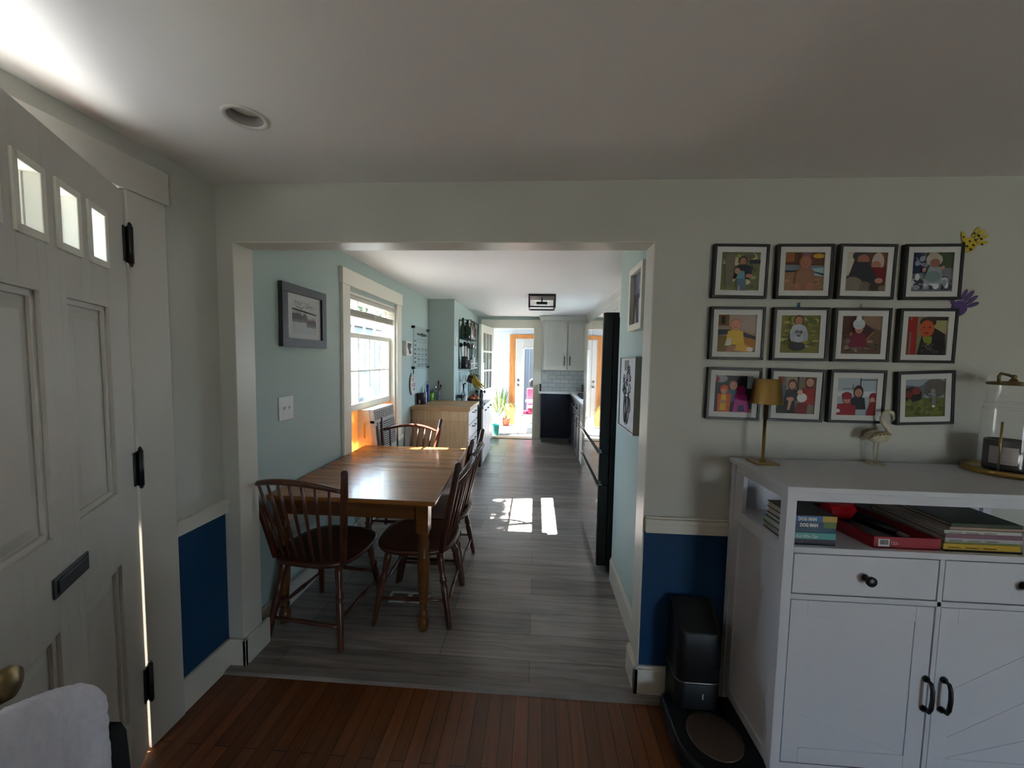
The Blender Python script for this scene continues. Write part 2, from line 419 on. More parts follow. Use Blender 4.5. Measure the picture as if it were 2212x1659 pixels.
# living room window behind the camera, and an added kitchen fill window
def big_window(name, axis, a, u0, u1, z0, z1, inn):
    w = empty(name, (a, (u0 + u1) / 2, z0) if axis == 'x' else ((u0 + u1) / 2, a, z0), kind='structure')
    f = MB(); g = MB(); B = (lambda m_, p0, p1, q0, q1, r0, r1: m_.box(p0, p1, q0, q1, r0, r1)) if axis == 'x' else (lambda m_, p0, p1, q0, q1, r0, r1: m_.box(q0, q1, p0, p1, r0, r1))
    um = (u0 + u1) / 2; zm = (z0 + z1) / 2
    for (p, q_, r0, r1) in ((u0, u0 + .05, z0, z1), (u1 - .05, u1, z0, z1), (u0, u1, z0, z0 + .05), (u0, u1, z1 - .05, z1), (um - .03, um + .03, z0, z1), (u0, u1, zm - .02, zm + .02)):
        B(f, a - .03, a + .03, p, q_, r0, r1)
    B(f, a - .07 if inn < 0 else a + .03, a - .03 if inn < 0 else a + .07, u0 - .1, u1 + .1, z0 - .04, z0)
    fo = build(f, 'sash', TRIM, w)
    B(g, a - .002, a + .002, u0 + .05, u1 - .05, z0 + .05, z1 - .05); build(g, 'pane', GLASS, fo)
big_window('window_2', 'y', -3.26, 2.25, 3.3, .10, 1.40, 1)
big_window('window_fill', 'x', 1.31, 4.7, 6.1, 1.02, 1.98, -1)  # hidden behind the fridge, added to give the kitchen fill light
# doorway at the kitchen end
c = MB(); c.box(-1.01, -.815, 7.058, 7.08, .01, 2.073); c.box(-.038, .094, 7.058, 7.08, .01, 2.073); c.box(-1.02, .094, 7.052, 7.08, 2.073, 2.215)
c.box(-.815, -.803, 7.08, 7.2, .01, 2.073); c.box(-.05, -.038, 7.08, 7.2, .01, 2.073); c.box(-.815, -.038, 7.08, 7.2, 2.06, 2.073)
struct('trim_6', c, CASEK, .002)
SILLW = wood('oak_sill', 'a98a66', '8a6b49', (3, 40, 40), .5)
struct('trim_7', bx(-.803, -.05, 7.04, 7.22, .0, .022), SILLW, .004)
# nine-light french door, swung back into the kitchen
fd = empty('door_2', (-.806, 7.045, 0), math.atan2(6.15 - 7.0, -.911 + .805), kind='structure')
d = MB(); cols = [(.13 + i * .205, .13 + i * .205 + .18) for i in range(3)]; rows = [(.98 + i * .325, .98 + i * .325 + .295) for i in range(3)]
hol = [(a, b, c_, e) for a, b in cols for c_, e in rows]
slab_holes(d, 'y', -.02, .02, 0, .85, .02, 2.055, hol); build(d, 'door_leaf', CASEK, fd, .002, local=True)
for (a, b, c_, e) in hol: build(bx(a, b, -.003, .003, c_, e), 'pane', GLASS, fd, local=True)
p = MB(); p.box(.12, .73, .02, .026, .18, .86); build(p, 'door_panel', CASEK, fd, .004, local=True)
kb = MB()
for sgn in (-1, 1): kb.lathe([(.024, .02), (.024, .026), (.009, .03), (.009, .055), (.024, .065), (.026, .08), (.0, .088)], (.80, 0, .95), (0, sgn, 0), 14)
build(kb, 'door_knob', BLACK, fd, local=True, label='black door knob')

# ------------------------------------------------------------------ sunroom beyond the kitchen
SIDING = mat('white_clapboard', 'b4b6ba', .6)
PINE = wood('raw_pine_trim', 'b5773a', '955a26', (25, 25, 2.5), .55)
sd = MB()
def clap(x0, x1, z0, z1):
    z = z0
    while z < z1 - 1e-6:
        h = min(.105, z1 - z)
        sd.add([(x0, 8.676, z), (x1, 8.676, z), (x1, 8.694, z + h), (x0, 8.694, z + h), (x0, 8.70, z), (x1, 8.70, z), (x1, 8.70, z + h), (x0, 8.70, z + h)],
               [(0, 1, 2, 3), (0, 4, 5, 1), (3, 2, 6, 7), (0, 3, 7, 4), (1, 5, 6, 2)]); z += .105
clap(-2.2, -.46, 0, 2.5); clap(-.46, .52, 1.96, 2.5); clap(.52, 1.4, 0, 2.5)
sd.box(-2.2, -.46, 8.70, 8.8, 0, 2.5); sd.box(-.46, .52, 8.7, 8.8, 1.96, 2.5); sd.box(.52, 1.4, 8.7, 8.8, 0, 2.5)
struct('wall_sunroom_end', sd, SIDING)
pt = MB(); pt.box(-.60, -.462, 8.645, 8.676, .0, 1.955); pt.box(-.60, .65, 8.645, 8.676, 1.955, 2.05); pt.box(.512, .65, 8.645, 8.676, .0, 1.955)
struct('trim_8', pt, PINE, .003)
DECK = planks('pale_deck_boards', 'c0beba', 'b2b0ac', '6d6a66', 3, .14, 'x', .6, seamw=.006, grain=.1)
struct('floor_sunroom', bx(-2.2, 1.4, 7.2, 8.8, -.08, .0), DECK)
struct('ceiling_sunroom', bx(-2.2, 1.4, 7.2, 8.8, 2.5, 2.58), SIDING)
sw = MB(); slab_holes(sw, 'x', -2.2, -2.1, 7.2, 8.8, 0, 2.5, [(7.35, 7.95, .9, 2.15), (8.05, 8.62, .9, 2.15)])
struct('wall_sunroom_left', sw, SIDING)
struct('wall_sunroom_right', bx(1.3, 1.4, 7.2, 8.7, 0, 2.5), SIDING)
ed = empty('door_3', (.03, 8.66, 0), kind='structure')
d = MB(); slab_holes(d, 'y', 8.655, 8.695, -.45, .50, .02, 1.945, [(-.275, .33, .225, 1.735)]); build(d, 'door_leaf', mat('door_off_white', 'b1aca6', .45), ed, .003)
g = MB()
for (a, b, c_, e) in ((-.30, -.27, .20, 1.76), (.325, .355, .20, 1.76), (-.30, .355, .20, .23), (-.30, .355, 1.73, 1.76)): g.box(a, b, 8.645, 8.70, c_, e)
lf = build(g, 'lite_frame', mat('lite_white', 'c6c4c0', .4), ed, .003)
build(bx(-.27, .325, 8.674, 8.68, .23, 1.73), 'pane', GLASS, lf)
for z in (1.02, .905):
    kb = MB(); kb.lathe([(.028, 0), (.028, .008), (.012, .014), (.012, .03), (.026, .04), (.02, .06), (0, .064)] if z < 1 else [(.028, 0), (.028, .012), (.018, .018), (0, .02)], (-.40, 8.655, z), (0, -1, 0), 16)
    build(kb, 'door_knob' if z < 1 else 'deadbolt', mat('satin_nickel', '6c6862', .3, metal=1), ed)

# ------------------------------------------------------------------ outside
GROUND = mat('yard_ground', '8f8f86', .9, noise=.25, nscale=2)
CONC = mat('sunlit_concrete', '5e5f61', .9, noise=.08, nscale=6)
struct('ground', bx(-40, 40, -40, 60, -.5, -.3), GROUND)
struct('path', bx(-7.0, -1.6, -6, 14, -.3, -.24), CONC)
pr = MB(); pr.box(-2.9, -1.57, -.2, 1.9, 2.42, 2.56); pr.box(-2.9, -1.57, -.2, 1.9, -.3, -.05)
for y in (-.15, 1.75): pr.box(-2.85, -2.73, y, y + .12, -.05, 2.42)
pr.box(-2.9, -1.57, 1.92, 1.98, -.3, 2.42)
struct('exterior_porch', pr, mat('porch_grey', '9a9a98', .6))
up = MB(); up.box(-1.57, 1.4, -3.3, 7.2, 2.42, 5.2); struct('exterior_sky_blocker', up, SIDING)  # unseen upper storey, added to cut the sky light outside
dk = MB(); dk.box(-1.5, 2.5, 8.82, 11.5, -.12, -.02); struct('exterior_deck', dk, planks('grey_deck', '55524f', '464340', '2a2826', 3, .14, 'x', .8))
dw = MB(); dw.box(-1.4, .06, 11.3, 11.4, -.02, 3.2)
for k in range(10): dw.box(-1.4 + k * .15, -1.385 + k * .15, 11.28, 11.3, -.02, 3.2)
struct('exterior_wall', dw, mat('dark_shed_boards', '3a3c40', .8))

# ================================================================== LIVING ROOM THINGS
# recessed can light
rl = empty('recessed_light', (LX, LY, 2.25), label='round white recessed light in the living room ceiling', cat='light')
t = MB(); t.lathe([(.050, .0), (.052, -.004), (.062, -.005), (.066, -.002), (.066, .0)], (LX, LY, 2.25), seg=40, cap=False); build(t, 'trim_ring', mat('can_trim', 'cfccc4', .4), rl)
t = MB(); t.lathe([(.050, .0), (.046, .05), (.046, .052)], (LX, LY, 2.25), seg=40, cap=False); build(t, 'baffle', mat('can_baffle', 'a29b97', .5), rl)
t = MB(); t.lathe([(.046, .03), (.03, .024), (.0, .022)], (LX, LY, 2.25), seg=32, cap=False); build(t, 'lens', mat('can_lens', 'd6d2c4', .35), rl)

# ---------------------------------------------------------- photo frames
FR = mat('black_frame', '0c0c0e', .45); MATT = mat('white_mount', 'c2c2c0', .8)
SK = 'c08a6e'
def photo(mb, shapes, cx, cz, w, y, tilt=0):
    mats = []; 
    def mi(h):
        m_ = pm(h)
        if m_ not in mats: mats.append(m_)
        return mats.index(m_)
    ca, sa = math.cos(tilt), math.sin(tilt)
    def W(u, v, k): 
        a, b = (u - .5) * w, (v - .5) * w
        return (cx + a * ca - b * sa, y - .00012 * k, cz + a * sa + b * ca)
    for k, s_ in enumerate(shapes):
        if s_[0] == 'r': _, u0, u1, v0, v1, h = s_; pts = [(u0, v0), (u1, v0), (u1, v1), (u0, v1)]
        elif s_[0] == 'e':
            _, cu, cv, ru, rv, h = s_
            pts = [(min(1, max(0, cu + ru * math.cos(2 * PI * i / 20))), min(1, max(0, cv + rv * math.sin(2 * PI * i / 20)))) for i in range(20)]
        else: _, pts, h = s_
        mb.poly([W(u, v, k) for u, v in pts], mi(h))
    return mats
def person(cx, cy, hr, skin, top, hair=None, hy=1.0):
    out = [('p', [(cx - hr * 1.9, max(0, cy - hr * 4)), (cx + hr * 1.9, max(0, cy - hr * 4)), (cx + hr * 1.5, cy - hr * 1.3), (cx + hr * .6, cy - hr * .9), (cx - hr * .6, cy - hr * .9), (cx - hr * 1.5, cy - hr * 1.3)], top)]
    if hair: out.append(('e', cx, cy + hr * .15, hr * 1.15, hr * 1.2 * hy, hair))
    out.append(('e', cx, cy, hr * .85, hr, skin))
    out += [('e', cx - hr * .33, cy + hr * .1, hr * .1, hr * .08, '3a2620'), ('e', cx + hr * .33, cy + hr * .1, hr * .1, hr * .08, '3a2620'), ('e', cx, cy - hr * .45, hr * .28, hr * .09, '8a4a44')]
    return out
def speck(n, cols, u0, u1, v0, v1, r, seed):
    rd = random.Random(seed)
    return [('e', rd.uniform(u0 + r, u1 - r), rd.uniform(v0 + r, v1 - r), r * rd.uniform(.5, 1.2), r * rd.uniform(.3, .9), rd.choice(cols)) for _ in range(n)]
def ph_list():
    L = []
    # top row
    L.append(('man in a dark cap holding a baby outdoors, leafy green print', [('r', 0, 1, 0, 1, '6b7048')] + speck(40, ['8d9a52', '4e5638', 'a3a878', '5d5a4c', 'c0bc9a'], 0, 1, 0, 1, .09, 1)
        + [('p', [(.15, .1), (.3, .1), (.35, .9), (.08, 1)], '6a6458'), ('r', .72, .99, .7, .8, '1c2434')] + person(.55, .75, .1, 'a8745c', '20222e', '15161c')
        + [('p', [(.3, .3), (.75, .3), (.82, .6), (.62, .68), (.42, .66)], '1b1d28'), ('e', .42, .5, .07, .08, 'b98068'), ('p', [(.38, .3), (.62, .3), (.6, .5), (.48, .52)], '5a8f98'), ('p', [(.4, .0), (.66, .0), (.64, .3), (.42, .3)], '56687c'), ('p', [(.46, 0), (.5, 0), (.5, .12), (.46, .12)], 'c59a90'), ('e', .72, .38, .09, .05, 'b47a66')]))
    L.append(('smiling baby sitting on a tan rug, toys behind', [('r', 0, 1, 0, 1, '8a6a4c'), ('r', 0, 1, .55, 1, '5a3626'), ('r', .0, .25, .75, 1, '8a5a30'), ('p', [(0, .5), (1, .45), (1, .65), (0, .68)], '6f7a86'), ('p', [(.65, .4), (1, .38), (1, .6), (.68, .58)], '8fb0b4'), ('p', [(0, .48), (.4, .5), (.7, .5), (1, .4), (1, .45), (.6, .54), (0, .53)], '23283c'), ('e', .85, .9, .14, .06, 'b8952c'), ('e', .55, .95, .12, .1, '7a5058')]
        + speck(25, ['9a7654', '7a5a40', 'a58260'], 0, 1, 0, .42, .06, 2) + person(.52, .72, .14, 'a0664e', '8a604c', '8f5c46') + [('p', [(.3, .0), (.72, 0), (.68, .5), (.36, .5)], '8c6450'), ('e', .34, .12, .1, .1, 'a06a54'), ('e', .66, .12, .1, .1, 'a06a54')]))
    L.append(('two people hugging, one in charcoal and one in red', [('r', 0, 1, 0, 1, '4e3a2c'), ('p', [(0, .4), (.1, .4), (.25, 1), (0, 1)], 'b9b1a0'), ('e', .9, .85, .2, .2, '6a4028'), ('e', .35, .9, .2, .14, '3a3840'), ('e', .42, .82, .15, .12, '9a6650'), ('e', .78, .75, .15, .24, 'b0a094'), ('e', .74, .66, .12, .12, 'a0705c'), ('p', [(.62, .3), (1, .3), (1, .62), (.62, .62)], '6e1822'), ('p', [(.08, .4), (.2, .75), (.55, .75), (.7, .5), (.9, .2), (.75, .18), (.4, .3)], '2c2c34'), ('e', .83, .28, .1, .07, 'b08470'), ('e', .2, .17, .24, .2, '7a7062'), ('e', .5, .12, .14, .13, '6b6054'), ('e', .72, .1, .12, .09, '3a3028'), ('e', .93, .08, .1, .08, '7c6a58')]))
    L.append(('toddler in a sunhat in dappled shade', [('r', 0, 1, 0, 1, '6c7078'), ('p', [(0, .45), (.35, .5), (.3, 1), (0, 1)], '2b3352'), ('p', [(.6, .6), (1, .6), (1, 1), (.6, 1)], '3e4a34')] + speck(45, ['d0d2d6', '3a3e4c', '8a8e98', 'b6b8be'], 0, 1, 0, .5, .1, 4) + speck(12, ['8a90a0', '1e2440'], 0, .4, .5, 1, .08, 5)
        + [('p', [(.25, .2), (.72, .2), (.68, .62), (.4, .64)], '8b9498'), ('e', .5, .8, .2, .16, 'b0a79a'), ('e', .52, .72, .12, .11, '8a5a4c'), ('e', .48, .92, .12, .07, 'a89c8c'), ('e', .27, .55, .05, .06, 'b07e6c'), ('e', .72, .6, .04, .05, 'b07e6c'), ('e', .48, .38, .2, .14, '6e8080')]))
    # middle row
    L.append(('laughing baby in yellow', [('r', 0, 1, 0, 1, '8d7a66'), ('r', 0, .32, .7, 1, '6e4c1e'), ('r', .1, .2, .75, .95, '1c1410'), ('p', [(.3, .7), (1, .5), (1, 1), (.3, 1)], '9c8c80'), ('p', [(0, .45), (.5, .5), (1, .3), (1, .42), (.5, .6), (0, .6)], '23283a'), ('p', [(0, 0), (.5, 0), (.45, .4), (0, .45)], '6a5a26'), ('e', .75, .25, .3, .14, 'a06a26')]
        + person(.47, .72, .13, 'c48a70', 'c7a33a', 'a8765c') + [('p', [(.3, .2), (.66, .2), (.66, .55), (.38, .58)], 'c7a63c'), ('p', [(.2, .18), (.36, .16), (.4, .4), (.26, .34)], 'c9c2b0'), ('p', [(.2, 0), (.5, 0), (.45, .18), (.3, .18)], '9a6a54'), ('p', [(.45, .05), (.9, 0), (.95, .1), (.55, .28)], 'c79a3a'), ('e', .85, .08, .09, .06, 'd6c8bc')]))
    L.append(('child in a grey sweatshirt kneeling on grass', [('r', 0, 1, 0, 1, '6f6c30')] + speck(50, ['8c8838', '5a5e28', 'a09a5a', '4c5024'], 0, 1, 0, 1, .09, 6) + [('e', .44, .18, .2, .12, '2c2c30')]
        + person(.44, .85, .11, 'b07c62', 'a6aab4', '4a3426') + [('e', .45, .52, .22, .24, 'a8acb6'), ('e', .3, .45, .07, .14, '9a9ea8'), ('e', .62, .45, .07, .14, '9a9ea8'), ('e', .4, .56, .05, .05, '55504c'), ('e', .5, .55, .05, .05, '55504c'), ('e', .45, .46, .06, .03, '6a625c')]))
    L.append(('child in a white bobble hat sitting in a cardboard box', [('r', 0, 1, 0, 1, '5c4838'), ('r', 0, .5, .5, 1, '4a2c20'), ('p', [(.55, .8), (1, .6), (1, 1), (.55, 1)], '7c6450')] + speck(40, ['7a6858', '3a2e2a', '8d7a6a', '57463c'], 0, 1, 0, .6, .08, 7)
        + [('p', [(.2, .55), (.5, .16), (.82, .6), (.55, .8)], '3a1c20'), ('p', [(.18, .52), (.48, .16), (.5, .28), (.24, .58)], 'a37444'), ('p', [(.48, .16), (.82, .58), (.78, .6), (.5, .28)], '8a6038')] + person(.42, .66, .12, 'b07a66', '6a2036') + [('e', .41, .78, .15, .14, 'b4bcc0'), ('e', .4, .93, .07, .07, 'c6ccd0'), ('r', .27, .55, .7, .75, 'aab2b8')]))
    L.append(('child with an orange painted face beside a red post', [('r', 0, 1, 0, 1, '7a7458'), ('r', .5, 1, .55, .9, '9a9468'), ('r', .5, 1, .9, 1, '2c1a18'), ('r', .0, .1, 0, 1, '6a3430'), ('r', .13, .27, 0, 1, '8a1618'), ('r', 0, .13, .6, .9, '8c1a1c'), ('p', [(.3, .0), (1, 0), (.95, .55), (.7, .7), (.4, .55)], '24201f'), ('e', .52, .85, .2, .13, '3a2418'), ('e', .5, .68, .18, .22, 'b04e2a'), ('e', .43, .72, .025, .02, '2a1410'), ('e', .57, .72, .025, .02, '2a1410'), ('e', .5, .57, .06, .02, '6a1c14'), ('p', [(.4, .48), (.64, .48), (.62, .12), (.5, .2)], '7c8a2c')] + speck(12, ['3c3440', '4a4050'], .3, 1, 0, .35, .06, 8)))
    # bottom row
    L.append(('adult with two children in orange and pink costumes', [('r', 0, 1, 0, 1, '2c2c34'), ('e', .17, .9, .17, .1, '8a8c90'), ('r', .04, .12, .83, .95, '8a1e28'), ('r', .85, 1, .65, 1, '8a9498')] + person(.5, .72, .11, 'b08470', '38556c', '6a5038')
        + [('p', [(.1, 0), (.42, 0), (.46, .5), (.1, .5)], 'b4501c'), ('p', [(.16, .05), (.33, .05), (.32, .48), (.2, .48)], 'c8a02c'), ('e', .26, .62, .11, .12, 'b85020'), ('e', .25, .57, .07, .08, 'b88a72'), ('e', .24, .28, .1, .05, 'b08068'), ('p', [(.5, .0), (.95, 0), (.85, .5), (.56, .52)], '9a2c78'), ('e', .7, .6, .12, .13, '8a2460'), ('p', [(.62, .04), (.82, .04), (.78, .2), (.66, .2)], '1c2850'), ('e', .98, .05, .05, .06, 'b08468')]))
    L.append(('two women with children, one in red', [('r', 0, 1, 0, 1, '6e6456'), ('r', .52, .57, .5, 1, '2a1a14'), ('r', .25, .52, .6, 1, '8c8068'), ('r', 0, .5, 0, .35, '16161a'), ('e', .1, .88, .1, .12, '6a3424'), ('p', [(0, .35), (.22, .35), (.24, .75), (0, .78)], '3a4c6a'), ('e', .1, .48, .08, .05, 'b08068')]
        + person(.4, .76, .1, 'b88a74', '1c1a1c', '50281a', 1.3) + person(.84, .85, .11, 'b8846c', '8a1c1e', '5a2a1a', 1.5) + [('p', [(.5, 0), (.8, 0), (.82, .3), (.56, .3)], '6e141c'), ('p', [(.68, .3), (.98, .25), (.98, .62), (.7, .66)], '8a1a1c'), ('e', .66, .44, .13, .12, 'c8c8c6'), ('e', .6, .58, .07, .07, 'c09884'), ('p', [(.3, .1), (.36, .1), (.42, .4), (.32, .38)], 'b08470'), ('e', .36, .4, .1, .05, 'b0826c')]))
    L.append(('woman in black with two children in red coats, snowy', [('r', 0, 1, 0, 1, '9aa4ac'), ('r', 0, 1, .5, .64, 'bcc4c8'), ('r', .58, .61, .7, 1, '2c3238'), ('r', .6, 1, .93, .955, '3a4048'), ('r', .15, .45, .70, .715, '3a4048'), ('r', .4, .42, .7, .82, '3a4048')]
        + person(.55, .6, .11, 'a87a68', '1a1c28', '2a1a1c', 1.4) + person(.27, .42, .1, 'b88874', '8a1424', '7a1220') + [('e', .26, .52, .13, .1, '7a1220'), ('p', [(0, .0), (.5, 0), (.5, .25), (.3, .32), (.04, .3)], '8c1526'), ('e', .93, .5, .1, .11, '7a1624'), ('e', .9, .42, .06, .07, 'b08470'), ('p', [(.76, 0), (1, 0), (1, .38), (.85, .36)], '7a1522'), ('e', .05, .12, .06, .05, 'c8ccd0')]))
    L.append(('figure on a lawn beside a red tractor', [('r', 0, 1, 0, 1, '5c6430'), ('r', 0, 1, .5, 1, '8a949c'), ('e', .75, .75, .3, .25, '5a5650'), ('p', [(0, .85), (.35, .8), (.5, .86), (.5, .5), (0, .5)], '5a646c'), ('e', .2, .6, .24, .2, '2c2424'), ('e', .3, .68, .1, .1, '7a2c28'), ('e', .12, .6, .09, .1, '6a2824'), ('e', .34, .52, .09, .08, '1e1a1c')] + speck(30, ['6a7034', '4c5426', '767a40'], 0, 1, 0, .5, .08, 9)
        + [('p', [(.66, .3), (.74, .3), (.76, .62), (.66, .62)], '6a6e74'), ('e', .68, .68, .06, .06, '8a7c74'), ('p', [(.56, .58), (.74, .55), (.74, .62), (.58, .64)], '7c8084'), ('e', .7, .28, .04, .03, 'c8c8c8')]))
    return L
FX = (.828, 1.079, 1.318, 1.568); FZ = (1.875, 1.622, 1.370); FW = .218
TILT = [-.012, 0, -.01, .008, 0, .004, .003, .003, -.012, -.012, .003, .05]
for i, (desc, shapes) in enumerate(ph_list()):
    cx, cz = FX[i % 4], FZ[i // 4]
    if i == 11: cx, cz = 1.582, 1.371
    tl = TILT[i]
    row = ('top', 'middle', 'bottom')[i // 4]
    f = empty('photo_frame', (cx, 1.668, cz - FW / 2), label='black square frame on the wall, photo of ' + desc, cat='picture frame', group='square photo frames above the sideboard')
    if len(f['label'].split()) > 16: f['label'] = ' '.join(('black square photo frame, ' + desc).split()[:16])
    mb = MB(); mb.T = Matrix.Translation((cx, 0, cz)) @ Matrix.Rotation(-tl, 4, 'Y')
    h = FW / 2; t = .011
    mb.box(-h, h, 1.645, 1.6675, h - t, h); mb.box(-h, h, 1.645, 1.6675, -h, -h + t); mb.box(-h, -h + t, 1.645, 1.6675, -h + t, h - t); mb.box(h - t, h, 1.645, 1.6675, -h + t, h - t)
    build(mb, 'frame_border', FR, f, .0012)
    mb = MB(); mb.T = Matrix.Translation((cx, 0, cz)) @ Matrix.Rotation(-tl, 4, 'Y'); w = .0765
    a = h - t
    for (x0, x1, z0, z1) in ((-a, a, w, a), (-a, a, -a, -w), (-a, -w, -w, w), (w, a, -w, w)): mb.box(x0, x1, 1.649, 1.653, z0, z1)
    build(mb, 'mount', MATT, f)
    mb = MB(); ms = photo(mb, shapes, cx, cz, .156, 1.6538, tl)
    build(mb, 'photo_print', ms, f)
# handprints behind the frames
def handprint(name, cx, cz, size, ang, hx, label, dots=None, spread=1.0):
    mb = MB(); T = Matrix.Translation((cx, 1.6655, cz)) @ Matrix.Rotation(-ang, 4, 'Y'); mb.T = T
    def ell(x, z, rx, rz, rot=0, k=0, m=0):
        pts = []
        for i in range(18):
            a = 2 * PI * i / 18; u, v = rx * math.cos(a), rz * math.sin(a)
            pts.append((size * (x + u * math.cos(rot) - v * math.sin(rot)), -.0004 * k, size * (z + u * math.sin(rot) + v * math.cos(rot))))
        mb.prism(pts, (0, .0012, 0), m)
    ell(0, 0, .3, .32)
    for k, (fx, fz, l, rot) in enumerate(((-.26, .5, .24, .35), (-.09, .58, .27, .1), (.1, .56, .26, -.12), (.27, .45, .22, -.4), (-.42, .02, .22, 1.1))):
        ell(fx * spread, fz, .075, l, rot * spread, k + 1)
    ms = [mat('poster_paint_' + hx, hx, .7)]
    if dots:
        ms.append(mat('black_dots', '15130c', .7))
        for (x, z) in dots: ell(x, z, .05, .035, .3, 7, 1)
    return build(mb, name, ms, label=label, cat='handprint')
handprint('handprint', 1.708, 1.985, .095, -.9, 'b9a11e', 'yellow handprint with black spots behind the top right frame', [(-.1, .1), (.12, .12), (0, -.1), (.2, -.05), (-.2, -.12), (.1, .5), (-.08, .5), (.3, .4), (-.26, .42), (-.4, 0), (.0, .3)])
handprint('handprint', 1.695, 1.735, .10, -.75, '4b3470', 'purple handprint between the frames, right of the red post photo')
def bear(name, x, z, s_, hx, label):
    mb = MB()
    mb.ball((x, 1.664, z), (s_ * .42, .004, s_ * .5)); mb.ball((x, 1.664, z + s_ * .75), (s_ * .38, .004, s_ * .33))
    for sx in (-1, 1):
        mb.ball((x + sx * s_ * .32, 1.664, z + s_ * 1.02), (s_ * .14, .0035, s_ * .14)); mb.ball((x + sx * s_ * .46, 1.664, z + s_ * .15), (s_ * .16, .0035, s_ * .13)); mb.ball((x + sx * s_ * .33, 1.664, z - s_ * .4), (s_ * .17, .0035, s_ * .16))
    return build(mb, name, mat('sticker_' + hx, hx, .6), label=label, cat='sticker')
bear('bear_sticker', 1.075, 1.738, .011, '2b6f96', 'tiny blue bear sticker on the wall above the grass photo')
bear('bear_sticker', 1.319, 1.737, .010, '9a8692', 'tiny faded pink sticker on the wall above the bobble hat photo')

# ---------------------------------------------------------- sideboard
sx0, sx1, sy0, sy1 = .838, 1.842, 1.290, 1.652
sb = empty('sideboard', ((sx0 + sx1) / 2, (sy0 + sy1) / 2, 0), label='white farmhouse sideboard with open shelf, two drawers and two doors', cat='sideboard')
build(bx(.828, 1.852, 1.276, 1.656, 1.082, 1.10), 'top', WHITE, sb, .002)
c = MB(); p = .032
for x in (sx0, sx1 - p):
    for y in (sy0, sy1 - p): c.box(x, x + p, y, y + p, 0, 1.082)
c.box(sx0 + p, sx1 - p, sy0 + .003, sy0 + .02, 1.048, 1.082); c.box(sx0 + p, sx1 - p, sy1 - .02, sy1 - .003, .86, 1.082)
for x in (sx0 + .003, sx1 - .02): c.box(x, x + .017, sy0 + p, sy1 - p, 1.048, 1.082); c.box(x, x + .017, sy0 + p, sy1 - p, .85, .895)
for x in (sx0 + .011, sx1 - .024): c.box(x, x + .013, sy0 + p, sy1 - p, .11, .85)
c.box(sx0 + .003, sx0 + .02, sy0 + p, sy1 - p, .075, .125); c.box(sx1 - .02, sx1 - .003, sy0 + p, sy1 - p, .075, .125)
c.box(sx0 + .003, sx0 + .02, sy1 - .06 - p, sy1 - p, .895, 1.048)
c.box(sx0 + .003, sx0 + .02, sy0 + p, sy0 + p + .018, .125, .85); c.box(sx0 + .003, sx0 + .02, sy1 - p - .04, sy1 - p, .125, .85)
c.box(sx0 + p, sx1 - p, sy0 + .001, sy0 + .02, .872, .893); c.box(sx0 + p, sx1 - p, sy0 + .001, sy0 + .02, .712, .730)
c.box(1.330, 1.345, sy0 + .001, sy0 + .02, .10, .872); c.box(sx0 + p, sx1 - p, sy0 + .002, sy0 + .02, .075, .122)
c.box(sx0 + .02, sx1 - .02, sy0 + .02, sy1 - .02, .10, .115); c.box(sx0 + p, sx1 - p, sy1 - .018, sy1 - .008, .1, .86); c.box(1.332, 1.343, sy0 + .02, sy1 - .02, .115, .87)
build(c, 'carcass', WHITE, sb, .0015)
build(bx(sx0 + .004, sx1 - .004, sy0 + .004, sy1 - .004, .872, .888), 'shelf', WHITE, sb, .001)
for x0, x1, kx in ((sx0 + p + .004, 1.327, 1.102), (1.348, sx1 - p - .004, 1.585)):
    dr = build(bx(x0, x1, sy0 + .002, sy0 + .021, .7335, .869), 'drawer', WHITE, sb, .0015)
    k = MB(); k.lathe([(.012, 0), (.008, .006), (.007, .014), (.016, .02), (.017, .027), (.012, .031), (0, .032)], (kx, sy0 + .002, .798), (0, -1, 0), 16); build(k, 'knob', BLACK, dr, label='round black drawer knob')
for x0, x1, hx_, sgn in ((sx0 + p + .004, 1.327, 1.318, 1), (1.348, sx1 - p - .004, 1.374, -1)):
    dm = MB(); dm.box(x0, x1, sy0 + .006, sy0 + .021, .126, .709)
    w = .055; y0, y1 = sy0 + .003, sy0 + .006
    for (a, b, e, g) in ((x0, x0 + w, .126, .709), (x1 - w, x1, .126, .709), (x0 + w, x1 - w, .126, .126 + w), (x0 + w, x1 - w, .709 - w, .709)): dm.box(a, b, y0, y1, e, g)
    do = build(dm, 'cupboard_door', WHITE, sb, .0012)
    st = MB(); xi, xo = (x1 - w, x0 + w) if sgn > 0 else (x0 + w, x1 - w)   # boards slope down toward the handles
    for zo in (.64, .47, .30):
        pts = [(xo, sy0 + .0045, zo), (xi, sy0 + .0045, zo - .215), (xi, sy0 + .0045, zo - .222), (xo, sy0 + .0045, zo - .007)]
        pts = [(px, py, max(pz, .182)) for px, py, pz in pts]
        st.prism(pts, (0, .003, 0))
    build(st, 'board_bead', WHITE, do)
    h = MB(); hz0, hz1 = .358, .462; yb = sy0 + .001
    pts = [(hx_, yb, hz0), (hx_, yb - .018, hz0 + .002), (hx_, yb - .024, hz0 + .02), (hx_, yb - .026, .41), (hx_, yb - .024, hz1 - .02), (hx_, yb - .018, hz1 - .002), (hx_, yb, hz1)]
    h.tube(pts, .0062, 8); h.lathe([(.011, 0), (.011, .004)], (hx_, yb, hz0), (0, -1, 0), 10); h.lathe([(.011, 0), (.011, .004)], (hx_, yb, hz1), (0, -1, 0), 10)
    build(h, 'handle', BLACK, do, label='black bow door handle')

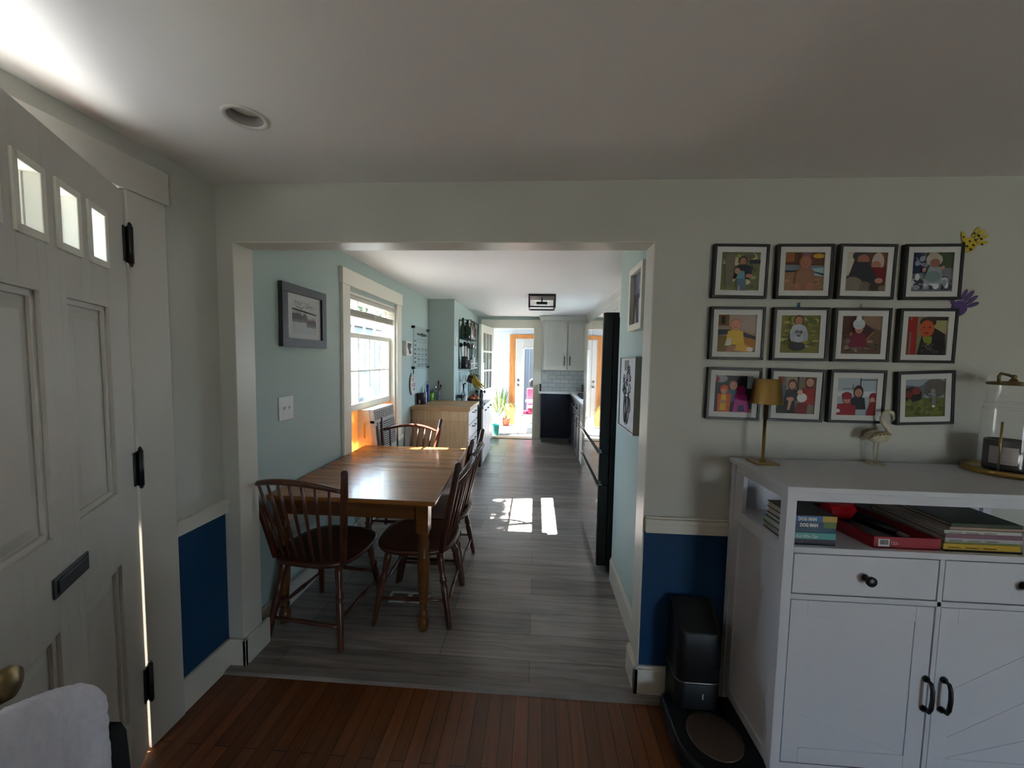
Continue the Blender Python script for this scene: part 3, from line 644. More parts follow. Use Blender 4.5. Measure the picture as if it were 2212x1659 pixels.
# ---------------------------------------------------------- books on the open shelf
PAGE = mat('book_pages', 'b8b2a6', .85)
SHZ = .888
def book(name, x0, x1, y0, y1, z0, h, spine, label, cover=None, letters=None, group=None, rot=0, strip=None):
    b = empty(name, ((x0 + x1) / 2, (y0 + y1) / 2, z0), label=label, cat='book', group=group)
    cv = mat('cover_' + (cover or spine), cover or spine, .4); sp = mat('cover_' + spine, spine, .4)
    m = MB(); m.box(x0, x1, y0, y1, z0, z0 + .0018, 1); m.box(x0, x1, y0, y1, z0 + h - .0018, z0 + h, 1); m.box(x0, x1, y0, y0 + .002, z0 + .0018, z0 + h - .0018, 0)
    mats = [sp, cv]
    if strip:
        mats.append(mat('cover_' + strip[2], strip[2], .4)); m.box(strip[0], strip[1], y0 - .0004, y0 + .0005, z0 + .001, z0 + h - .001, 2)
    build(m, 'cover', mats, b)
    build(bx(x0 + .003, x1 - .003, y0 + .002, y1 - .003, z0 + .0018, z0 + h - .0018), 'page_block', PAGE, b)
    if letters:
        t = MB(); 
        for (body, size, ox, bold, sq) in letters:
            text_into(t, body, size, (ox, y0 - .0008, z0 + (h - size * .72) / 2), (1, 0, 0), (0, 0, 1), 0, squeeze=sq, bold=bold)
        build(t, 'title_lettering', mat('spine_lettering', 'd8d6cc', .5), b)
    return b
z = SHZ
bk = [('book', .838 + .034, 1.018, 1.315, 1.47, .0225, '2a2438', 'dark purple paperback at the bottom of the left stack of books', None, [('\u2014 \u2014', .006, .90, 0, 1)], None),
      ('book', .872, 1.018, 1.315, 1.47, .0215, '4f9a98', 'light teal paperback under the blue comic books', None, [('Raising a Kid Who Can', .0155, .8435, .0002, .80)], None),
      ('book', .876, 1.018, 1.318, 1.455, .016, '0e3f56', 'thin dark teal comic book, third from the top of the left stack', None, None, None),
      ('book', .876, 1.018, 1.316, 1.455, .021, '123a66', 'navy and green comic book second from the top of the left stack', '1a2230', [('DOG MAN', .0165, .900, .0009, .74)], (.977, 1.018, '4d6a2c')),
      ('book', .874, 1.018, 1.314, 1.455, .022, '1f5fa0', 'bright blue comic book with yellow end on top of the left stack', '3c3a30', [('DOG MAN', .0165, .893, .0009, .74)], (.972, 1.018, 'b09238'))]
for (nm, x0, x1, y0, y1, h, sp, lb, cv, le, stp) in bk:
    book(nm, x0, x1, y0, y1, z, h, sp, lb, cv, le, 'books in the left stack', strip=stp); z += h + .0003
# red box lid with its contents
rb = empty('puzzle_box_lid', (1.22, 1.47, SHZ), label='shallow red cardboard box lid on the open shelf, barcode label on front', cat='box')
RED = mat('red_cardboard', '8e1624', .55)
def P2(u, v, z): # lid frame: corner at front-left
    o = Vector((1.145, 1.320)); ux = Vector((.992, .0)); vy = Vector((-.13, .9))
    q = o + ux * u + vy * v; return (q.x, q.y, z)
c = MB(); W, D, H = .212, .33, .040
def wallseg(a, b, c0, d0): c.hexa([P2(a, c0, SHZ), P2(b, c0, SHZ), P2(b, d0, SHZ), P2(a, d0, SHZ)], [P2(a, c0, SHZ + H), P2(b, c0, SHZ + H), P2(b, d0, SHZ + H), P2(a, d0, SHZ + H)])
wallseg(0, W, 0, .003); wallseg(0, W, D - .003, D); wallseg(0, .003, .003, D - .003); wallseg(W - .003, W, .003, D - .003)
build(c, 'lid_side', RED, rb, .0008)
c = MB(); c.hexa([P2(.003, .003, SHZ), P2(W - .003, .003, SHZ), P2(W - .003, D - .003, SHZ), P2(.003, D - .003, SHZ)], [P2(.003, .003, SHZ + .003), P2(W - .003, .003, SHZ + .003), P2(W - .003, D - .003, SHZ + .003), P2(.003, D - .003, SHZ + .003)])
build(c, 'lid_floor', mat('grey_card', '8d8a90', .8), rb)
lab = MB(); y = 1.3192
lab.box(1.158, 1.194, y - .0004, y, SHZ + .007, SHZ + .033, 0); rd = random.Random(3); x = 1.163
while x < 1.189: w = rd.choice((.0007, .0012, .0018)); lab.box(x, x + w, y - .0007, y - .0004, SHZ + .014, SHZ + .030, 1); x += w + rd.choice((.0008, .0014))
build(lab, 'barcode_label', [mat('label_white', 'c8c8c6', .6), mat('label_ink', '15151a', .6)], rb)
lt = MB()
for k, (u, l) in enumerate(((.055, .022),)): squiggle(lt, P2(u, 0, SHZ + .02), (1, 0, 0), (0, 0, 1), l, .014, .0009, loops=3, seed=k)
build(lt, 'lettering', mat('red_box_lettering', 'c9a9a4', .6), rb)
cup = empty('red_cup', (1.185, 1.56, SHZ + .003), label='bright red plastic cup lying in the red box lid', cat='cup')
REDP = mat('red_plastic', 'b3141a', .35)
cc = MB(); cc.lathe([(.030, 0), (.036, .09), (.034, .09), (.029, .003)], (1.145, 1.535, SHZ + .042), (1, .08, 0), 24, cap=False); cc.lathe([(.0, .001), (.0295, .001)], (1.145, 1.535, SHZ + .042), (1, .08, 0), 24, cap=False)
cup.location = (1.19, 1.54, SHZ + .005); build(cc, 'cup_body', REDP, cup)
pd = empty('hand_pump', (1.26, 1.47, SHZ + .004), label='black plastic hand pump lying in the red box lid', cat='tool')
cc = MB(); cc.tube([(1.20, 1.585, SHZ + .035), (1.235, 1.53, SHZ + .034), (1.275, 1.46, SHZ + .024), (1.30, 1.41, SHZ + .018)], [.024, .022, .02, .014], 12); build(cc, 'barrel', BLKPL, pd)
cc = MB(); cc.tube([(1.30, 1.41, SHZ + .018), (1.315, 1.385, SHZ + .014)], [.009, .007], 10); build(cc, 'nozzle', mat('clear_grey_plastic', '8c8c90', .3), pd)
# right stack of thin books
z = SHZ
stk = [('1c1c20', 'black bottom book of the right stack on the shelf', .008, .008), ('b8952a', 'yellow book near the bottom of the right stack', .019, .0), ('6f7a44', 'thin green book above the yellow one, right stack', .008, .004),
       ('a9a6a8', 'thin white book above the thin green one, right stack', .012, .001), ('7d5a66', 'mauve pink book in the middle of the right stack', .013, .003), ('b7b5ae', 'white book with black spine text, right stack', .011, .0), ('a88a76', 'thin peach book, second from the top of the right stack', .007, .025), ('3a4032', 'dark green book on top of the right stack', .012, .03)]
for i, (hx, lb, h, dx) in enumerate(stk):
    b = book('book', 1.362 + dx, 1.60 + dx * .5, 1.316 + (i % 3) * .002 + (.012 if i > 5 else 0), 1.60, z, h, hx, lb, group='books in the right stack')
    if i in (1, 3, 5):
        t = MB(); 
        for q_ in range(3): squiggle(t, (1.375 + dx + q_ * .055, 1.3155 + (i % 3) * .002, z + h * .35), (1, 0, 0), (0, 0, 1), .04, h * .35, .0006, loops=9, seed=i * 9 + q_)
        build(t, 'title_lettering', mat('dark_ink', '2a2422', .6), b)
    z += h + .0003

# ---------------------------------------------------------- things on the sideboard
TZ = 1.10
lm = empty('table_lamp', (.922, 1.582, TZ), label='slim brushed brass table lamp at the left end of the sideboard', cat='lamp')
b = MB(); b.box(.877, .967, 1.540, 1.624, TZ, TZ + .006); build(b, 'base', BRASS, lm, .004, 3)
b = MB(); b.lathe([(.010, .006), (.010, .011), (.0058, .013), (.0058, .262)], (.922, 1.582, TZ), seg=16); build(b, 'stem', BRASS, lm)
b = MB(); b.lathe([(.058, .24), (.0575, .241), (.046, .337), (.0455, .338), (.030, .338), (.0, .338)], (.922, 1.582, TZ), seg=48, cap=False)
b.lathe([(.0565, .2405), (.0445, .336)], (.922, 1.582, TZ), seg=48, cap=False); build(b, 'lamp_shade', BRASS, lm)
# carved bird
OFFW = wood('bleached_wood', 'c8c2ac', 'a79c82', (30, 30, 30), .6)
fl = empty('flamingo_figurine', (1.385, 1.622, TZ), label='pale carved wooden flamingo figurine standing in the middle of the sideboard', cat='figurine')
by = 1.622; b = MB()
b.tube([(1.332, by, 1.196), (1.345, by, 1.212), (1.365, by, 1.215), (1.39, by, 1.212), (1.412, by, 1.214), (1.428, by, 1.222), (1.436, by, 1.232)], [.003, .013, .024, .027, .022, .012, .006], 14)
nk = [(1.424, by, 1.222), (1.430, by, 1.236), (1.418, by, 1.252), (1.402, by, 1.268), (1.396, by, 1.288), (1.404, by, 1.308), (1.420, by, 1.317), (1.434, by, 1.310), (1.440, by, 1.297)]
b.tube(nk, [.013, .011, .0085, .007, .0065, .0065, .0075, .0085, .006], 12); b.tube([(1.440, by, 1.298), (1.443, by, 1.285), (1.438, by, 1.275)], [.006, .004, .0015], 8)
build(b, 'body', OFFW, fl)
b = MB()
for sgn in (-1, 1):
    b.tube([(1.335, by + sgn * .02, 1.204), (1.36, by + sgn * .027, 1.228), (1.395, by + sgn * .028, 1.234), (1.42, by + sgn * .02, 1.226)], [.002, .006, .007, .003], 8)
    for k in range(5): b.tube([(1.346 + k * .014, by + sgn * .026, 1.216 + k * .002), (1.352 + k * .014, by + sgn * .028, 1.231)], .0016, 5)
build(b, 'wing', wood('brown_carved_wood', '8b7556', '6e5a40', (20, 20, 60), .6), fl)
b = MB()
for dx in (-.008, .010): b.tube([(1.385 + dx, by, 1.196), (1.384 + dx, by, 1.155), (1.387 + dx * .6, by, 1.125), (1.385 + dx * .5, by, 1.104)], [.004, .0025, .003, .0022], 8)
build(b, 'leg', OFFW, fl)
b = MB(); b.lathe([(.034, 0), (.034, .003), (.030, .005)], (1.385, by, TZ), seg=24)
for k in range(7): a = k * .9; b.tube([(1.385, by, 1.104), (1.385 + .016 * math.cos(a), by + .012 * math.sin(a), 1.118)], [.003, .001], 5)
build(b, 'base', OFFW, fl)
# candle under a glass dome
cx, cy = 1.787, 1.545
cn = empty('candle_cloche', (cx, cy, TZ), label='dark candle under a glass dome on a brass tray, sideboard right end', cat='candle')
b = MB(); b.lathe([(.108, 0), (.112, .002), (.112, .020), (.108, .022), (.104, .014), (0, .014)], (cx, cy, TZ), seg=56); build(b, 'tray', BRASS, cn)
b = MB(); b.lathe([(.056, .0145), (.058, .02), (.058, .125), (.056, .128), (.052, .128), (.052, .10), (0, .10)], (cx, cy, TZ), seg=40); jar = build(b, 'candle_jar', mat('smoked_glass_jar', '0d0b0a', .15), cn)
b = MB(); n = 10; a0 = math.atan2(0 - cy, 0 - cx); r = .0586; vs = []
for i in range(n + 1):
    a = a0 - .75 + 1.25 * i / n
    vs += [(cx + r * math.cos(a), cy + r * math.sin(a), TZ + .040), (cx + r * math.cos(a), cy + r * math.sin(a), TZ + .105)]
b.add(vs, [(2 * i, 2 * i + 2, 2 * i + 3, 2 * i + 1) for i in range(n)], 0)
lb_ = build(b, 'paper_label', mat('candle_label', 'a89c98', .7), jar)
b = MB(); a = a0 - .1; U = Vector((-math.sin(a), math.cos(a), 0))
for k, zz in enumerate((.09, .078, .066, .052)): squiggle(b, (cx + (r + .0008) * math.cos(a) - U.x * .015, cy + (r + .0008) * math.sin(a) - U.y * .015, TZ + zz), U, (0, 0, 1), .03, .004, .0004, loops=8, seed=k)
build(b, 'lettering', mat('label_grey_ink', '5c4a48', .7), lb_)
CLR = glass('dome_glass', opac=.04)
b = MB(); b.lathe([(.070, .0145), (.070, .235), (.066, .262), (.060, .278), (.060, .335)], (cx, cy, TZ), seg=48, cap=False)
for zz, rr in ((.335, .060), (.268, .064), (.245, .069)): b.tube([(cx + rr * math.cos(2 * PI * k / 32), cy + rr * math.sin(2 * PI * k / 32), TZ + zz) for k in range(33)], .0016, 6, cap=False)
build(b, 'glass_dome', CLR, cn)
b = MB(); b.lathe([(.064, .335), (.066, .338), (.066, .344), (.06, .347), (.012, .350), (.009, .358), (0, .36)], (cx, cy, TZ), seg=40)
build(b, 'lid', KNOB, cn)
b = MB(); b.tube([(cx - .062, cy - .01, TZ + .34), (cx - .064, cy - .01, TZ + .368), (cx - .055, cy - .008, TZ + .378), (cx - .02, cy - .003, TZ + .372), (cx, cy, TZ + .364)], .005, 8); b.ball((cx, cy, TZ + .366), .0085)
build(b, 'lid_handle', KNOB, cn)
b = MB(); b.tube([(cx - .058, cy - .03, TZ + .014), (cx - .058, cy - .03, TZ + .20)], .0035, 8); build(b, 'dome_glint', BRASS, cn)  # thin strip modelled in place of a reflection on the dome glass

# ---------------------------------------------------------- robot vacuum and its dock
dkx, dky = .688, 1.585
rd_ = empty('vacuum_dock', (dkx, dky, 0), label='tall black self emptying dock tower against the navy wall', cat='vacuum dock')
def rrect(x0, x1, y0, y1, r, n=6):
    pts = []
    for (cx_, cy_, a0_) in ((x1 - r, y1 - r * .3, 0), (x0 + r, y1 - r * .3, PI / 2), (x0 + r, y0 + r, PI), (x1 - r, y0 + r, 1.5 * PI)):
        rr = r if cy_ < (y0 + y1) / 2 else r * .3
        cxx = cx_ if rr == r else (x1 - rr if cx_ > (x0 + x1) / 2 else x0 + rr)
        for i in range(n + 1): a = a0_ + PI / 2 * i / n; pts.append((cxx + rr * math.cos(a), cy_ + rr * math.sin(a)))
    return pts
pts = rrect(.600, .778, 1.510, 1.648, .035)
def loft(mb, loops, m=0, smooth=True):
    n = len(loops[0]); vs = [p_ for l in loops for p_ in l]; fs = []
    for i in range(len(loops) - 1):
        for k in range(n): j = (k + 1) % n; fs.append((i * n + k, i * n + j, (i + 1) * n + j, (i + 1) * n + k))
    mb.add(vs, fs, m, smooth); o = len(mb.v) - len(vs)
    mb.f.append([o + k for k in range(n)][::-1]); mb.m.append(m); mb.sm.append(False)
    mb.f.append([o + (len(loops) - 1) * n + k for k in range(n)]); mb.m.append(m); mb.sm.append(False)
DOCK = mat('dock_black', '07070a', .5, spec=.4)
b = MB(); 
def topz(y, zt): return zt - max(0, (1.60 - y)) * .9
loft(b, [[(x, y, .205) for x, y in pts], [(x, y, topz(y, .445)) for x, y in pts], [(dkx + (x - dkx) * .95, 1.585 + (y - 1.585) * .92, topz(y, .485)) for x, y in pts]])
build(b, 'bin_cover', DOCK, rd_, .004)
b = MB(); loft(b, [[(x, y, 0) for x, y in pts], [(x, y, .197) for x, y in pts]]); build(b, 'dock_body', DOCK, rd_, .003)
b = MB(); loft(b, [[(dkx + (x - dkx) * 1.004, 1.585 + (y - 1.585) * 1.006, .197) for x, y in pts], [(dkx + (x - dkx) * 1.004, 1.585 + (y - 1.585) * 1.006, .205) for x, y in pts]]); build(b, 'metal_band', mat('satin_band', '77736c', .35, metal=.8), rd_)
b = MB(); b.box(.702, .706, 1.5085, 1.5105, .135, .158); build(b, 'indicator_mark', mat('white_mark', 'b8b8b8', .5), rd_)
b = MB(); b.box(.60, .776, 1.44, 1.512, 0, .012); build(b, 'ramp', DOCK, rd_, .003)
rv = empty('robot_vacuum', (.70, 1.41, 0), label='black D-shaped robot vacuum with bronze disc on the oak floor', cat='robot vacuum')
op = [(.560, 1.575), (.575, 1.590), (.700, 1.592), (.845, 1.590), (.862, 1.575), (.866, 1.50)]
arc = [(.713 + .158 * math.cos(a), 1.40 + .16 * math.sin(a)) for a in [(-.02 - i * (PI - .04) / 22) for i in range(23)]]
op = [(.556, 1.50), (.557, 1.57), (.568, 1.588), (.713, 1.592), (.856, 1.588), (.868, 1.57), (.870, 1.50)] + arc
def sc(k): return [(.713 + (x - .713) * k, 1.45 + (y - 1.45) * k) for x, y in op]
b = MB(); loft(b, [[(x, y, .012) for x, y in sc(.96)], [(x, y, .022) for x, y in op], [(x, y, .075) for x, y in op], [(x, y, .086) for x, y in sc(.975)], [(x, y, .0885) for x, y in sc(.94)]], smooth=False)
build(b, 'body', DOCK, rv, .002)
b = MB(); b.lathe([(.098, .0884), (.098, .0915), (.094, .0925), (0, .0925)], (.705, 1.405, 0), seg=48); build(b, 'top_disc', mat('bronze_disc', '5a4a40', .42, metal=.6), rv, label='round bronze top disc')
b = MB()
for y in (1.36, 1.52):
    b.lathe([(.032, -.008), (.032, .008)], (.62, y, .032), (1, 0, 0), 16); b.lathe([(.032, -.008), (.032, .008)], (.80, y, .032), (1, 0, 0), 16)
build(b, 'wheel', BLKPL, rv)

# ---------------------------------------------------------- black armchair with a white throw by the door
def loft(mb, loops, m=0, smooth=True):
    n = len(loops[0]); vs = [p_ for l in loops for p_ in l]; fs = []
    for i in range(len(loops) - 1):
        for k in range(n): j = (k + 1) % n; fs.append((i * n + k, i * n + j, (i + 1) * n + j, (i + 1) * n + k))
    mb.add(vs, fs, m, smooth); o = len(mb.v) - len(vs)
    mb.f.append([o + k for k in range(n)][::-1]); mb.m.append(m); mb.sm.append(False)
    mb.f.append([o + (len(loops) - 1) * n + k for k in range(n)]); mb.m.append(m); mb.sm.append(False)
ac = empty('armchair', (-.86, .55, 0), label='black armchair beside the front door, mostly under a white throw', cat='armchair')
BF = mat('black_fabric', '101014', .85, bump=.3, bscale=200)
ring = [(-.893, .748, .70), (-.902, .69, .745), (-.885, .60, .81), (-.815, .47, .87), (-.72, .31, .90), (-.78, .27, .89), (-.895, .46, .86), (-.975, .62, .79), (-.965, .745, .70)][::-1]
cxm = sum(p_[0] for p_ in ring) / 9; cym = sum(p_[1] for p_ in ring) / 9
def rg(k, f, dz): return [(cxm + (x - cxm) * k, cym + (y - cym) * k, (z - dz) if f else dz) for x, y, z in ring]
b = MB(); loft(b, [rg(1.0, 0, .10), rg(1.06, 0, .40), rg(1.0, 1, .10), rg(.985, 1, .04), rg(.93, 1, .01), rg(.8, 1, .0)])
build(b, 'backrest', BF, ac)
b = MB(); 
for (x, y) in ((-.90, .70), (-.74, .33), (-.95, .62), (-.80, .33)): b.lathe([(.014, 0), (.02, .11)], (x, y, 0), seg=10)
build(b, 'leg', BLACK, ac)
C = [(-.884, .698, .765), (-.889, .692, .79), (-.902, .676, .815), (-.893, .640, .838), (-.880, .603, .862), (-.853, .557, .893), (-.824, .511, .922), (-.785, .445, .945), (-.74, .375, .955), (-.68, .28, .95)]
out = Vector((.82, -.57, 0)); rr_ = random.Random(11)
prof = [(-.13, -.42), (-.13, -.20), (-.115, -.08), (-.075, -.022), (-.03, -.003), (0, 0), (.022, -.012), (.037, -.04), (.045, -.09), (.05, -.17), (.053, -.27), (.055, -.38), (.056, -.50)]
vs = []; nP = len(prof)
for i, cpt in enumerate(C):
    k = min(1, .12 + i * .22)
    for j, (o_, dz) in enumerate(prof):
        w = .006 * math.sin(i * 1.7 + j * .9) if j > 6 else 0
        q_ = Vector(cpt) + out * ((o_ * k if o_ > 0 else o_ * .75) + w * k)
        vs.append((q_.x, q_.y, cpt[2] + dz - (.0 if i else .004)))
th = empty('throw_blanket', (-.83, .52, 0), label='white fluffy throw draped over the black armchair by the front door', cat='blanket')
b = MB(); b.add(vs, [(i * nP + j, i * nP + j + 1, (i + 1) * nP + j + 1, (i + 1) * nP + j) for i in range(len(C) - 1) for j in range(nP - 1)], 0, True)
FLUFF = mat('white_fleece', 'd0d0dc', .95, spec=.1, noise=.08, nscale=40, bump=.9, bscale=120)
o = build(b, 'fleece', FLUFF, th)
md = o.modifiers.new('s', 'SUBSURF'); md.levels = 2; md.render_levels = 3
md = o.modifiers.new('t', 'SOLIDIFY'); md.thickness = .014; md.offset = 0
tx = bpy.data.textures.new('fleece_clouds', 'CLOUDS'); tx.noise_scale = .02
md = o.modifiers.new('d', 'DISPLACE'); md.texture = tx; md.strength = .006; md.texture_coords = 'GLOBAL'
th.location = (-.83, .52, 0)

# ================================================================== KITCHEN THINGS
KZ = .010
OAK = wood('honey_oak', '94602e', '7c4c22', (2.5, 26, 26), .27, coat=.12)
OAKD = wood('dark_oak_edge', '6c421c', '4f2d10', (3.0, 34, 34), .3, coat=.2)
CHW = wood('chair_stain', '562c18', '37190d', (14, 14, 3), .34, coat=.15)
SEATW = wood('chair_seat_stain', '4c2614', '33180c', (3, 22, 22), .36, coat=.15)

# dining table
TT = .750
tb = empty('dining_table', (-.98, 2.5, KZ), label='honey oak dining table against the kitchen left wall under the window', cat='table')
def tx_r(y): return -.508 + (y - 1.915) / (3.115 - 1.915) * (-.055)
def leaf(y0, y1):
    m = MB(); xl = -1.428
    m.hexa([(xl, y0, TT - .026), (tx_r(y0), y0, TT - .026), (tx_r(y1), y1, TT - .026), (xl, y1, TT - .026)], [(xl, y0, TT), (tx_r(y0), y0, TT), (tx_r(y1), y1, TT), (xl, y1, TT)])
    return build(m, 'table_top', OAK, tb, .006, 3)
leaf(1.915, 2.4985); leaf(2.5, 2.5285); leaf(2.53, 3.115)
a = MB(); a.box(-1.38, -.60, 1.975, 1.995, TT - .125, TT - .026); a.box(-1.38, -.60, 3.035, 3.055, TT - .125, TT - .026); a.box(-1.395, -1.375, 1.99, 3.04, TT - .125, TT - .026); a.box(-.605, -.585, 1.99, 3.04, TT - .125, TT - .026)
build(a, 'apron', OAKD, tb, .002)
legprof = [(.024, .0), (.030, .03), (.030, .055), (.019, .075), (.026, .09), (.026, .10), (.018, .115), (.021, .14), (.030, .24), (.034, .36), (.031, .40), (.034, .41), (.034, .42), (.026, .44), (.032, .48), (.024, .52), (.030, .535), (.030, .55), (.028, .56)]
for x, y in ((-.585, 1.975), (-1.375, 1.975), (-.615, 3.045), (-1.375, 3.045)):
    g = MB(); g.lathe([(r_, z_ + KZ) for r_, z_ in legprof], (x, y, 0), seg=20); g.box(x - .032, x + .032, y - .032, y + .032, .565, TT - .027)
    build(g, 'leg', OAKD, tb)

# chairs: spindle back side chairs
def make_chair(loc, rot, label, nsp=7):
    c = empty('dining_chair', loc, rot, label, 'chair', 'spindle back dining chairs')
    SZ = .43
    # seat: shield shaped plank
    n = 40; out = []
    for i in range(n):
        a = 2 * PI * i / n; ca, sa = math.cos(a), math.sin(a)
        ex = .62; x = .235 * math.copysign(abs(ca) ** ex, ca); y = .225 * math.copysign(abs(sa) ** ex, sa)
        if y > 0: x *= 1 - .10 * (y / .225) ** 2
        else: x *= 1 - .06 * (y / .225) ** 2
        out.append((x, y))
    def lp(k, z): return [(x * k, y * k, z) for x, y in out]
    s_ = MB(); loft(s_, [lp(.86, SZ - .022), lp(.97, SZ - .012), lp(1.0, SZ), lp(1.0, SZ + .008), lp(.97, SZ + .014), lp(.85, SZ + .011), lp(.45, SZ + .006)], smooth=True)
    build(s_, 'seat', SEATW, c, local=True)
    # legs
    lpf = [(.011, 0), (.014, .04), (.017, .3), (.020, .52), (.015, .56), (.021, .60), (.021, .64), (.014, .68), (.017, .73), (.021, .86), (.019, 1.0)]
    LEG = {}
    for sx in (-1, 1):
        for k, (bx_, by_, tx_, ty_) in enumerate(((.205, .21, .155, .135), (.210, -.215, .155, -.145))):
            p0 = Vector((sx * bx_, by_, 0)); p1 = Vector((sx * tx_, ty_, SZ - .01)); LEG[(sx, k)] = (p0, p1)
            g = MB(); g.turn(p0, p1, lpf, 14); build(g, 'leg', CHW, c, local=True)
    def at(key, z): p0, p1 = LEG[key]; return p0.lerp(p1, z / (SZ - .01))
    spf = [(.008, 0), (.0095, .3), (.013, .46), (.010, .48), (.013, .5), (.010, .52), (.013, .54), (.0095, .7), (.008, 1)]
    for (k0, z0, k1, z1) in (((-1, 0), .15, (-1, 1), .15), ((1, 0), .15, (1, 1), .15), ((-1, 0), .20, (1, 0), .20), ((-1, 1), .115, (1, 1), .115)):
        g = MB(); g.turn(at(k0, z0), at(k1, z1), spf, 10); build(g, 'stretcher', CHW, c, local=True)
    # back posts, bent rail and spindles
    post = [Vector((.195, -.165, SZ)), Vector((.222, -.20, SZ + .20)), Vector((.25, -.235, SZ + .36)), Vector((.272, -.265, SZ + .51))]
    for sx in (-1, 1):
        g = MB(); pts = [Vector((sx * p.x, p.y, p.z)) for p in post]; e = pts[-1] + (pts[-1] - pts[-2]).normalized() * .008
        g.tube(pts + [e, e + Vector((0, 0, .004))], [.016, .0185, .0185, .0165, .012, .004], 12); build(g, 'back_post', CHW, c, local=True)
    def post_at(z):
        for p, q_ in zip(post[:-1], post[1:]):
            if z <= q_.z: return p.lerp(q_, (z - p.z) / (q_.z - p.z))
        return post[-1]
    RZ = SZ + .405; pe = post_at(RZ); N = 16; rail = []
    for i in range(N + 1):
        t = -1 + 2 * i / N; rail.append(Vector((t * pe.x, pe.y - .055 * (1 - t * t), RZ + .048 * (1 - t * t))))
    g = MB(); g.tube(rail, [.010 + .006 * (1 - abs(-1 + 2 * i / N) ** 3) for i in range(N + 1)], 10, flat=.85); build(g, 'top_rail', CHW, c, local=True)
    for k in range(nsp):
        t = -1 + 2 * (k + 1) / (nsp + 1)
        top = Vector((t * pe.x, pe.y - .055 * (1 - t * t), RZ + .048 * (1 - t * t)))
        bot = Vector((t * .18, -.165 - .028 * (1 - t * t), SZ + .008))
        g = MB(); g.tube([bot, bot.lerp(top, .35), bot.lerp(top, .7), top], [.0062, .0075, .0085, .0058], 8); build(g, 'spindle', CHW, c, local=True)
    return c
make_chair((-1.135, 2.015, KZ), math.radians(-6), 'spindle back chair at the near left end of the table, back toward the living room', 7)
make_chair((-.665, 2.19, KZ), math.radians(92), 'spindle back chair on the right side of the table, nearer the living room', 6)
make_chair((-.662, 2.61, KZ), math.radians(90), 'spindle back chair on the right side of the table, farther from the living room', 6)
make_chair((-1.095, 3.03, KZ), math.radians(180), 'spindle back chair at the far end of the table by the air conditioner', 7)

# floor register
fv = empty('floor_register', (-.745, 2.235, KZ), label='white metal floor register under the dining table', cat='vent')
m = MB(); x0, x1, y0, y1 = -.882, -.625, 2.185, 2.288; z = KZ
for a in ((x0, x1, y0, y0 + .016), (x0, x1, y1 - .016, y1), (x0, x0 + .018, y0, y1), (x1 - .018, x1, y0, y1), ((x0 + x1) / 2 - .012, (x0 + x1) / 2 + .012, y0, y1)): m.box(*a, z, z + .006)
build(m, 'frame', mat('register_white', 'b8b6b0', .45), fv, .001)
m = MB(); 
for i in range(24):
    x = x0 + .022 + i * (x1 - x0 - .044) / 23; m.hexa([(x - .001, y0 + .014, z), (x + .001, y0 + .014, z), (x + .001, y1 - .014, z), (x - .001, y1 - .014, z)], [(x + .001, y0 + .014, z + .005), (x + .003, y0 + .014, z + .005), (x + .003, y1 - .014, z + .005), (x + .001, y1 - .014, z + .005)])
build(m, 'louvre', MATS['register_white'], fv)
m = MB(); m.box(x0 + .01, x1 - .01, y0 + .01, y1 - .01, z + .0003, z + .0008); build(m, 'duct_shade_sheet', mat('duct_shade', '0c0e1c', .8), fv)  # thin dark sheet, shade of the duct put in as colour

# framed print on the left wall
pf = empty('picture_frame', (-1.445, 2.295, 1.545), label='black framed drawing of a line of people, on the kitchen left wall', cat='picture frame')
def frame_x(parent, x, xin, y0, y1, z0, z1, w, fm, depth, name='frame_border'):
    m = MB(); a, b_ = sorted((x, x + depth))
    for (p, q_, r0, r1) in ((y0, y1, z1 - w, z1), (y0, y1, z0, z0 + w), (y0, y0 + w, z0 + w, z1 - w), (y1 - w, y1, z0 + w, z1 - w)): m.box(a, b_, p, q_, r0, r1)
    return build(m, name, fm, parent, .0015)
PX = -1.4440
frame_x(pf, PX, 0, 2.072, 2.522, 1.547, 1.912, .05, mat('charcoal_frame', '222226', .5), .026)
build(bx(PX + .006, PX + .012, 2.12, 2.475, 1.594, 1.865), 'mount', mat('pale_mount', 'b9bab8', .8), pf)
m = MB(); X = PX + .0126; ms = [mat('print_paper', 'b3b6b5', .8), mat('print_ink', '22242a', .8), mat('print_red', '5c2c2e', .8), mat('print_grey', '8b9092', .8), mat('print_snow', 'a8b0b4', .8)]
def Q(u, v, k=1): return (X + .0002 * k, 2.175 + u * .245, 1.628 + v * .20)
m.poly([Q(0, 0, 0), Q(1, 0, 0), Q(1, 1, 0), Q(0, 1, 0)], 0); m.poly([Q(0, 0), Q(1, 0), Q(1, .32), Q(0, .34)], 4); m.poly([Q(0, .7), Q(1, .62), Q(1, .66), Q(.5, .71), Q(0, .745)], 1)
rd2 = random.Random(5)
for i in range(17):
    u = .03 + i * .058; h = rd2.uniform(.26, .36); w = .02; b0 = .34 if u < .6 else .22
    mi_ = 2 if (i in (7, 10, 12)) else 1
    m.poly([Q(u - w, b0, 2), Q(u - w * .3, b0, 2), Q(u, b0 + .12, 2), Q(u + w * .3, b0, 2), Q(u + w, b0, 2), Q(u + w * 1.1, b0 + h * .75, 2), Q(u + w * .4, b0 + h * .8, 2), Q(u + w * .45, b0 + h, 2), Q(u - w * .45, b0 + h, 2), Q(u - w * .4, b0 + h * .8, 2), Q(u - w * 1.1, b0 + h * .75, 2)], mi_)
for k in range(9):
    u0 = rd2.uniform(0, .7); v0 = .78 + k * .022
    m.tube([Q(u0 + t * .3 / 6, min(.99, v0 + .03 * math.sin(t * 1.3 + k)), 2) for t in range(7)], .0012, 4, 3 if k % 3 else 1)
build(m, 'drawing', ms, pf)
